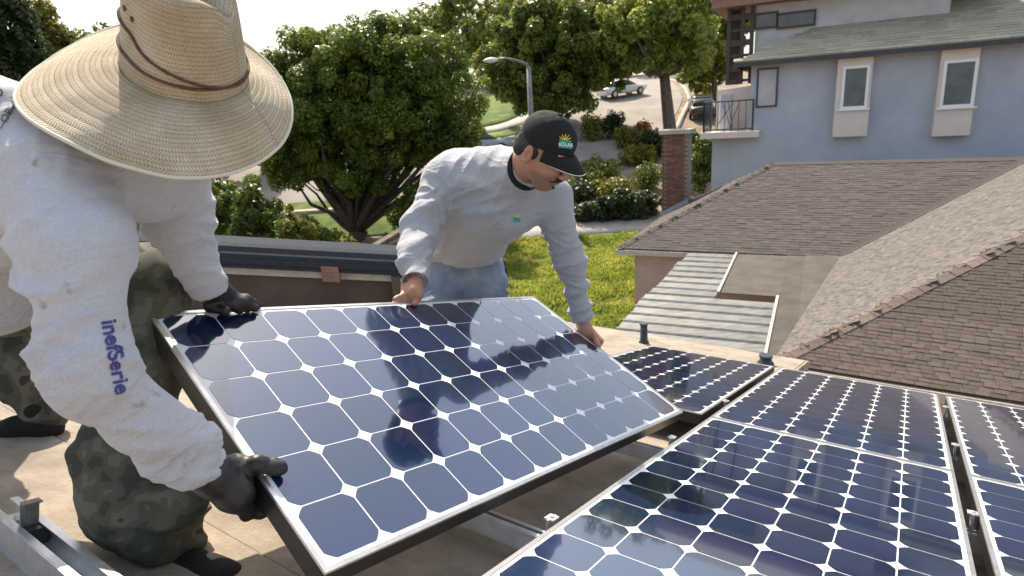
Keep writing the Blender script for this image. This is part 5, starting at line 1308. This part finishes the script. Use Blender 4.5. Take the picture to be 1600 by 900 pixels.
# arms, hands and trunk
f = Field((-.5, -.6, 1.95), (.5, .4, 3.0), .010)
f.cap(nk0, c_(735, 330, 2.5), .045, .08, .05); f.cap(c_(735, 330, 2.5), hp, .08, .09, .05); f.cap(c_(770, 300, 2.4), sR, .06, .05, .03); f.cap(c_(780, 300, 2.4), sL, .06, .05, .03)
f.chain([sR, eR, wR], [.045, .038, .026], .02); f.chain([sL, eL, wL], [.045, .038, .026], .02); Vt, Ft = f.mesh()
def hand(wr, el, palm, knuckle_axis, tips_fn, thumb):
    f = Field(palm-.15, palm+.15, .003); d = unit(wr-el)
    f.cap(wr-d*.05, wr+d*.03, .027, .026, .01); ka = unit(knuckle_axis)
    f.cap(wr+d*.02, palm, .026, .019, .015, side=ka, q=1.5); f.cap(palm-ka*.026, palm+ka*.026, .0165, .0155, .012)
    for i_ in range(4):
        k_ = palm+ka*(-.030+.020*i_); pts_ = [k_]+tips_fn(i_, k_); r0 = (.0098, .0102, .0098, .0086)[i_]; f.chain(pts_, [r0*1.2, r0, r0*.9, r0*.75][:len(pts_)], .006)
    f.chain(thumb, [.015, .0115, .0100, .0085][:len(thumb)], .008)
    V, F = f.mesh(); return relax(V, F, 1, .3), F
hnn = np.cross(h1, h2); hnn = hnn if hnn[1] > 0 else -hnn       # downwards normal of held panel
def ef(a, b_=0, nn=0): return tH+h1*a+h2*b_+hnn*nn               # far long edge points
# right hand (image left) grips the far edge: fingers point left along/over the edge
pR = ef(.842, -.030, -.012)
Vr, Fr = hand(wR+unit(wR-eR)*.02, eR, pR, unit(h2*.75+hnn*.35), lambda i_, k_: [ef(.842-.030, -.022+.010*i_, -.010+.010*i_), ef(.842-.058, -.014+.010*i_, -.006+.012*i_), ef(.842-.080+.008*abs(i_-1), -.012+.009*i_, -.003+.013*i_)],
              [pR+h2*.015, ef(.845, .012, -.014), ef(.822, .030, -.011)])
# left hand (image right) holds the right short edge
def er(s, a=0, nn=0): return tH+h1*PL+h2*s+h1*a+hnn*nn
pL_ = er(.335, .030, -.010)
Vl, Fl = hand(wL+unit(wL-eL)*.02, eL, pL_, unit(h2), lambda i_, k_: [er(.335-.028+.020*i_, .036, .022), er(.335-.022+.020*i_, .020, .050), er(.335-.018+.018*i_, .0, .056)],
              [pL_-h2*.02-hnn*.005, er(.345, .005, -.020), er(.372, -.012, -.012), er(.385, -.016, -.011)])
Vb = [Vh]; Fb = [Fh]; n_ = len(Vh)
for v_, f_ in ((Vt, Ft), (Vr, Fr), (Vl, Fl)): Vb.append(v_); Fb.append(f_+n_); n_ += len(v_)
Vb = np.concatenate(Vb); Fb = np.concatenate(Fb); ob2 = mesh_obj('body', cw(Vb), Fb, MT['skin'], man2, smooth=True)
dv = Vb-H0; cf_, cu_, cr_ = dv@HF, dv@HU2, dv@HR
st_ = np.clip((-.035-cu_)/.02, 0, 1)*np.clip((cf_-.0)/.03, 0, 1)*(np.abs(cf_) < .14)*(np.abs(cr_) < .09)*np.clip((cu_+.14)/.02, 0, 1)
at_ = ob2.data.attributes.new('stubble', 'FLOAT', 'POINT'); at_.data.foreach_set('value', st_.astype(np.float32))
# pale extended finger of the glove-free hand is part of the body; hair, moustache
f = Field(H0-.16, H0+.16, .0035)
f.ell(hp_(-.018, .030, 0), (.099, .084, .081), AXH, k=.01); f.cap(hp_(-.07, -.02, -.03), hp_(-.07, -.02, .03), .035, .035, .02)
f.ell(hp_(.085, -.01, 0), (.10, .11, .115), AXH, k=.008, sub=True)
for s_ in (-1, 1): f.cap(hp_(.012, .012, .072*s_), hp_(.010, -.012, .070*s_), .009, .005, .006)
f.cut(hp_(0, -.055, 0), -HU2); sdf_obj('hair', f, MT['hair'], man2, lambda V, Nr: V+Nr*(vnoise(V, 130, 2)*.004)[:, None])
f = Field(H0-.16, H0+.16, .0025)
for s_ in (-1, 1): f.chain([hp_(.104, -.045, .002*s_), hp_(.100, -.048, .016*s_), hp_(.088, -.058, .030*s_)], [.006, .0055, .0035], .004)
sdf_obj('moustache', f, MT['hair'], man2, lambda V, Nr: V+Nr*(vnoise(V, 200, 2)*.002)[:, None])
f = Field(H0-.16, H0+.16, .0025)
f.cap(hp_(.094, -.078, -.006), hp_(.090, -.086, .006), .0042, .005, .004)
for s_ in (-1, 1): f.cap(hp_(.094, .035, .014*s_), hp_(.085, .037, .042*s_), .0032, .0028, .003)
sdf_obj('facial_hair', f, MT['hair'], man2)
for s_ in (-1, 1):
    mb = MB(); e_ = hp_(.0905, .015, .031*s_); mb.tube([cw(e_), cw(e_+HF*.003)], .0045, 10); mb.build('eye', MT['hair'], man2)
# cap
def cappt(s, th, o=0):
    ct, st_ = math.cos(th), math.sin(th); e = s*math.pi/2; r = math.sin(e); h = math.cos(e)
    a_x = .103 if ct > 0 else .104
    seam = .0018*abs(math.sin(3*th))**.4*r
    return hp_(-.010+(a_x+o)*r*ct*(1-.0), .046+(.090+o)*h+.006*ct*(1-h), (.084+o)*r*st_)+unit(HU2)*(.004*math.sin(5*th)*(1-h)*.3)
V = []; nt_ = 96; ns_ = 30
for i_ in range(ns_+1):
    s = max(i_/ns_, .002)*1.10
    for j_ in range(nt_): V.append(cappt(s, 2*math.pi*j_/nt_))
V = np.array(V); V = V+HU2*(vnoise(V, 24, 6)*.008+vnoise(V, 60, 7)*.003)[:, None]
F = np.array([(i_*nt_+j_, i_*nt_+(j_+1) % nt_, (i_+1)*nt_+(j_+1) % nt_, (i_+1)*nt_+j_) for i_ in range(ns_) for j_ in range(nt_)])
cap = mesh_obj('cap', cw(V), F[:, ::-1], MT['blackcloth'], man2, smooth=True); sm = cap.modifiers.new('thick', 'SOLIDIFY'); sm.thickness = .003; sm.offset = -1
# bill
def bill(u, v):      # u -1..1 across, v 0..1 out
    th = u*1.12; s0 = cappt(1.04, th); r0 = (s0-H0); w2 = .072*math.cos(u*1.35)**.6 if abs(u) < .99 else 0
    w2 = .074*max(0, 1-abs(u)**2.6); fwd = w2*v
    drop = -.012*v-.024*u*u*v*1.0-.004
    return s0+HF*fwd*1.0+HU2*(drop-.010*v*v)+HR*(-.006*u*v)
nu_, nv_ = 40, 14; V = [bill(-1+2*i_/nu_, j_/nv_) for i_ in range(nu_+1) for j_ in range(nv_+1)]
F = np.array([(i_*(nv_+1)+j_, (i_+1)*(nv_+1)+j_, (i_+1)*(nv_+1)+j_+1, i_*(nv_+1)+j_+1) for i_ in range(nu_) for j_ in range(nv_)])
bl = mesh_obj('bill', cw(np.array(V)), F, MT['blackcloth'], cap, smooth=True); sm = bl.modifiers.new('thick', 'SOLIDIFY'); sm.thickness = .004; sm.offset = 0
mb = MB(); mb.tube([cw(bill(-1+2*i_/60, 1.0)) for i_ in range(61)], .0022, 6); mb.build('bill_piping', MT['emb_white'], cap, True)
mb = MB(); tp = cappt(.002, 0)+HU2*.004; mb.tube([cw(tp-HU2*.004), cw(tp+HU2*.002)], [.008, .006], 12); mb.build('button', MT['blackcloth'], cap)
# emblems
EC = (885, 222)
def proj_px(p): return 800+FPX*p[0]/p[2], 450+FPX*p[1]/p[2]
ec = proj_px(cappt(.80, .10, .0)); print('emblem', ec)
ex = unit(np.array([1, .12])); ey = unit(np.array([.12, -1]))
def sun_rays(u, v, cx_=11, cy_=9):
    x, y = u-cx_, v-cy_; r = math.hypot(x, y)
    if y < 0 or r > 11: return False
    return r < 4 or abs((math.degrees(math.atan2(y, x))+15) % 30-15) < 8*(11-r)/7+1
def emblem(o_, cx_, cy_, sc, par):
    p0 = np.array([cx_, cy_])-ex*11*sc-ey*11*sc; st = .7
    decal('emblem', o_, lambda u, v: sun_rays(u/sc, v/sc, 9, 12), p0, ex, ey, 22*sc, 24*sc, st*min(1, sc), MT['emb_yellow'], par)
    decal('emblem', o_, lambda u, v: 6.5 < v/sc < 13 and 1.5+.3*abs(v/sc-9) < u/sc < 19-.5*abs(v/sc-9), p0, ex, ey, 22*sc, 22*sc, st*min(1, sc), MT['emb_green'], par, .0025)
    decal('emblem', o_, lambda u, v: 1 < v/sc <= 6.5 and 1 < u/sc < 21, p0, ex, ey, 22*sc, 22*sc, st*min(1, sc), MT['emb_teal'], par, .0025)
ec = (884, 221); emblem(cap, ec[0], ec[1], 1.0, cap)
ins, wd_ = text_inside('SOLAR', 7.2, .03)
decal('emblem_lettering', cap, lambda u, v: ins(u, v), (ec[0]-11*ex[0]-9*ey[0], ec[1]-11*ex[1]-9*ey[1]), ex, ey, wd_+1, 8, .5, MT['emb_white'], cap, .0035)
emblem(shirt2, 808, 341, .55, shirt2)
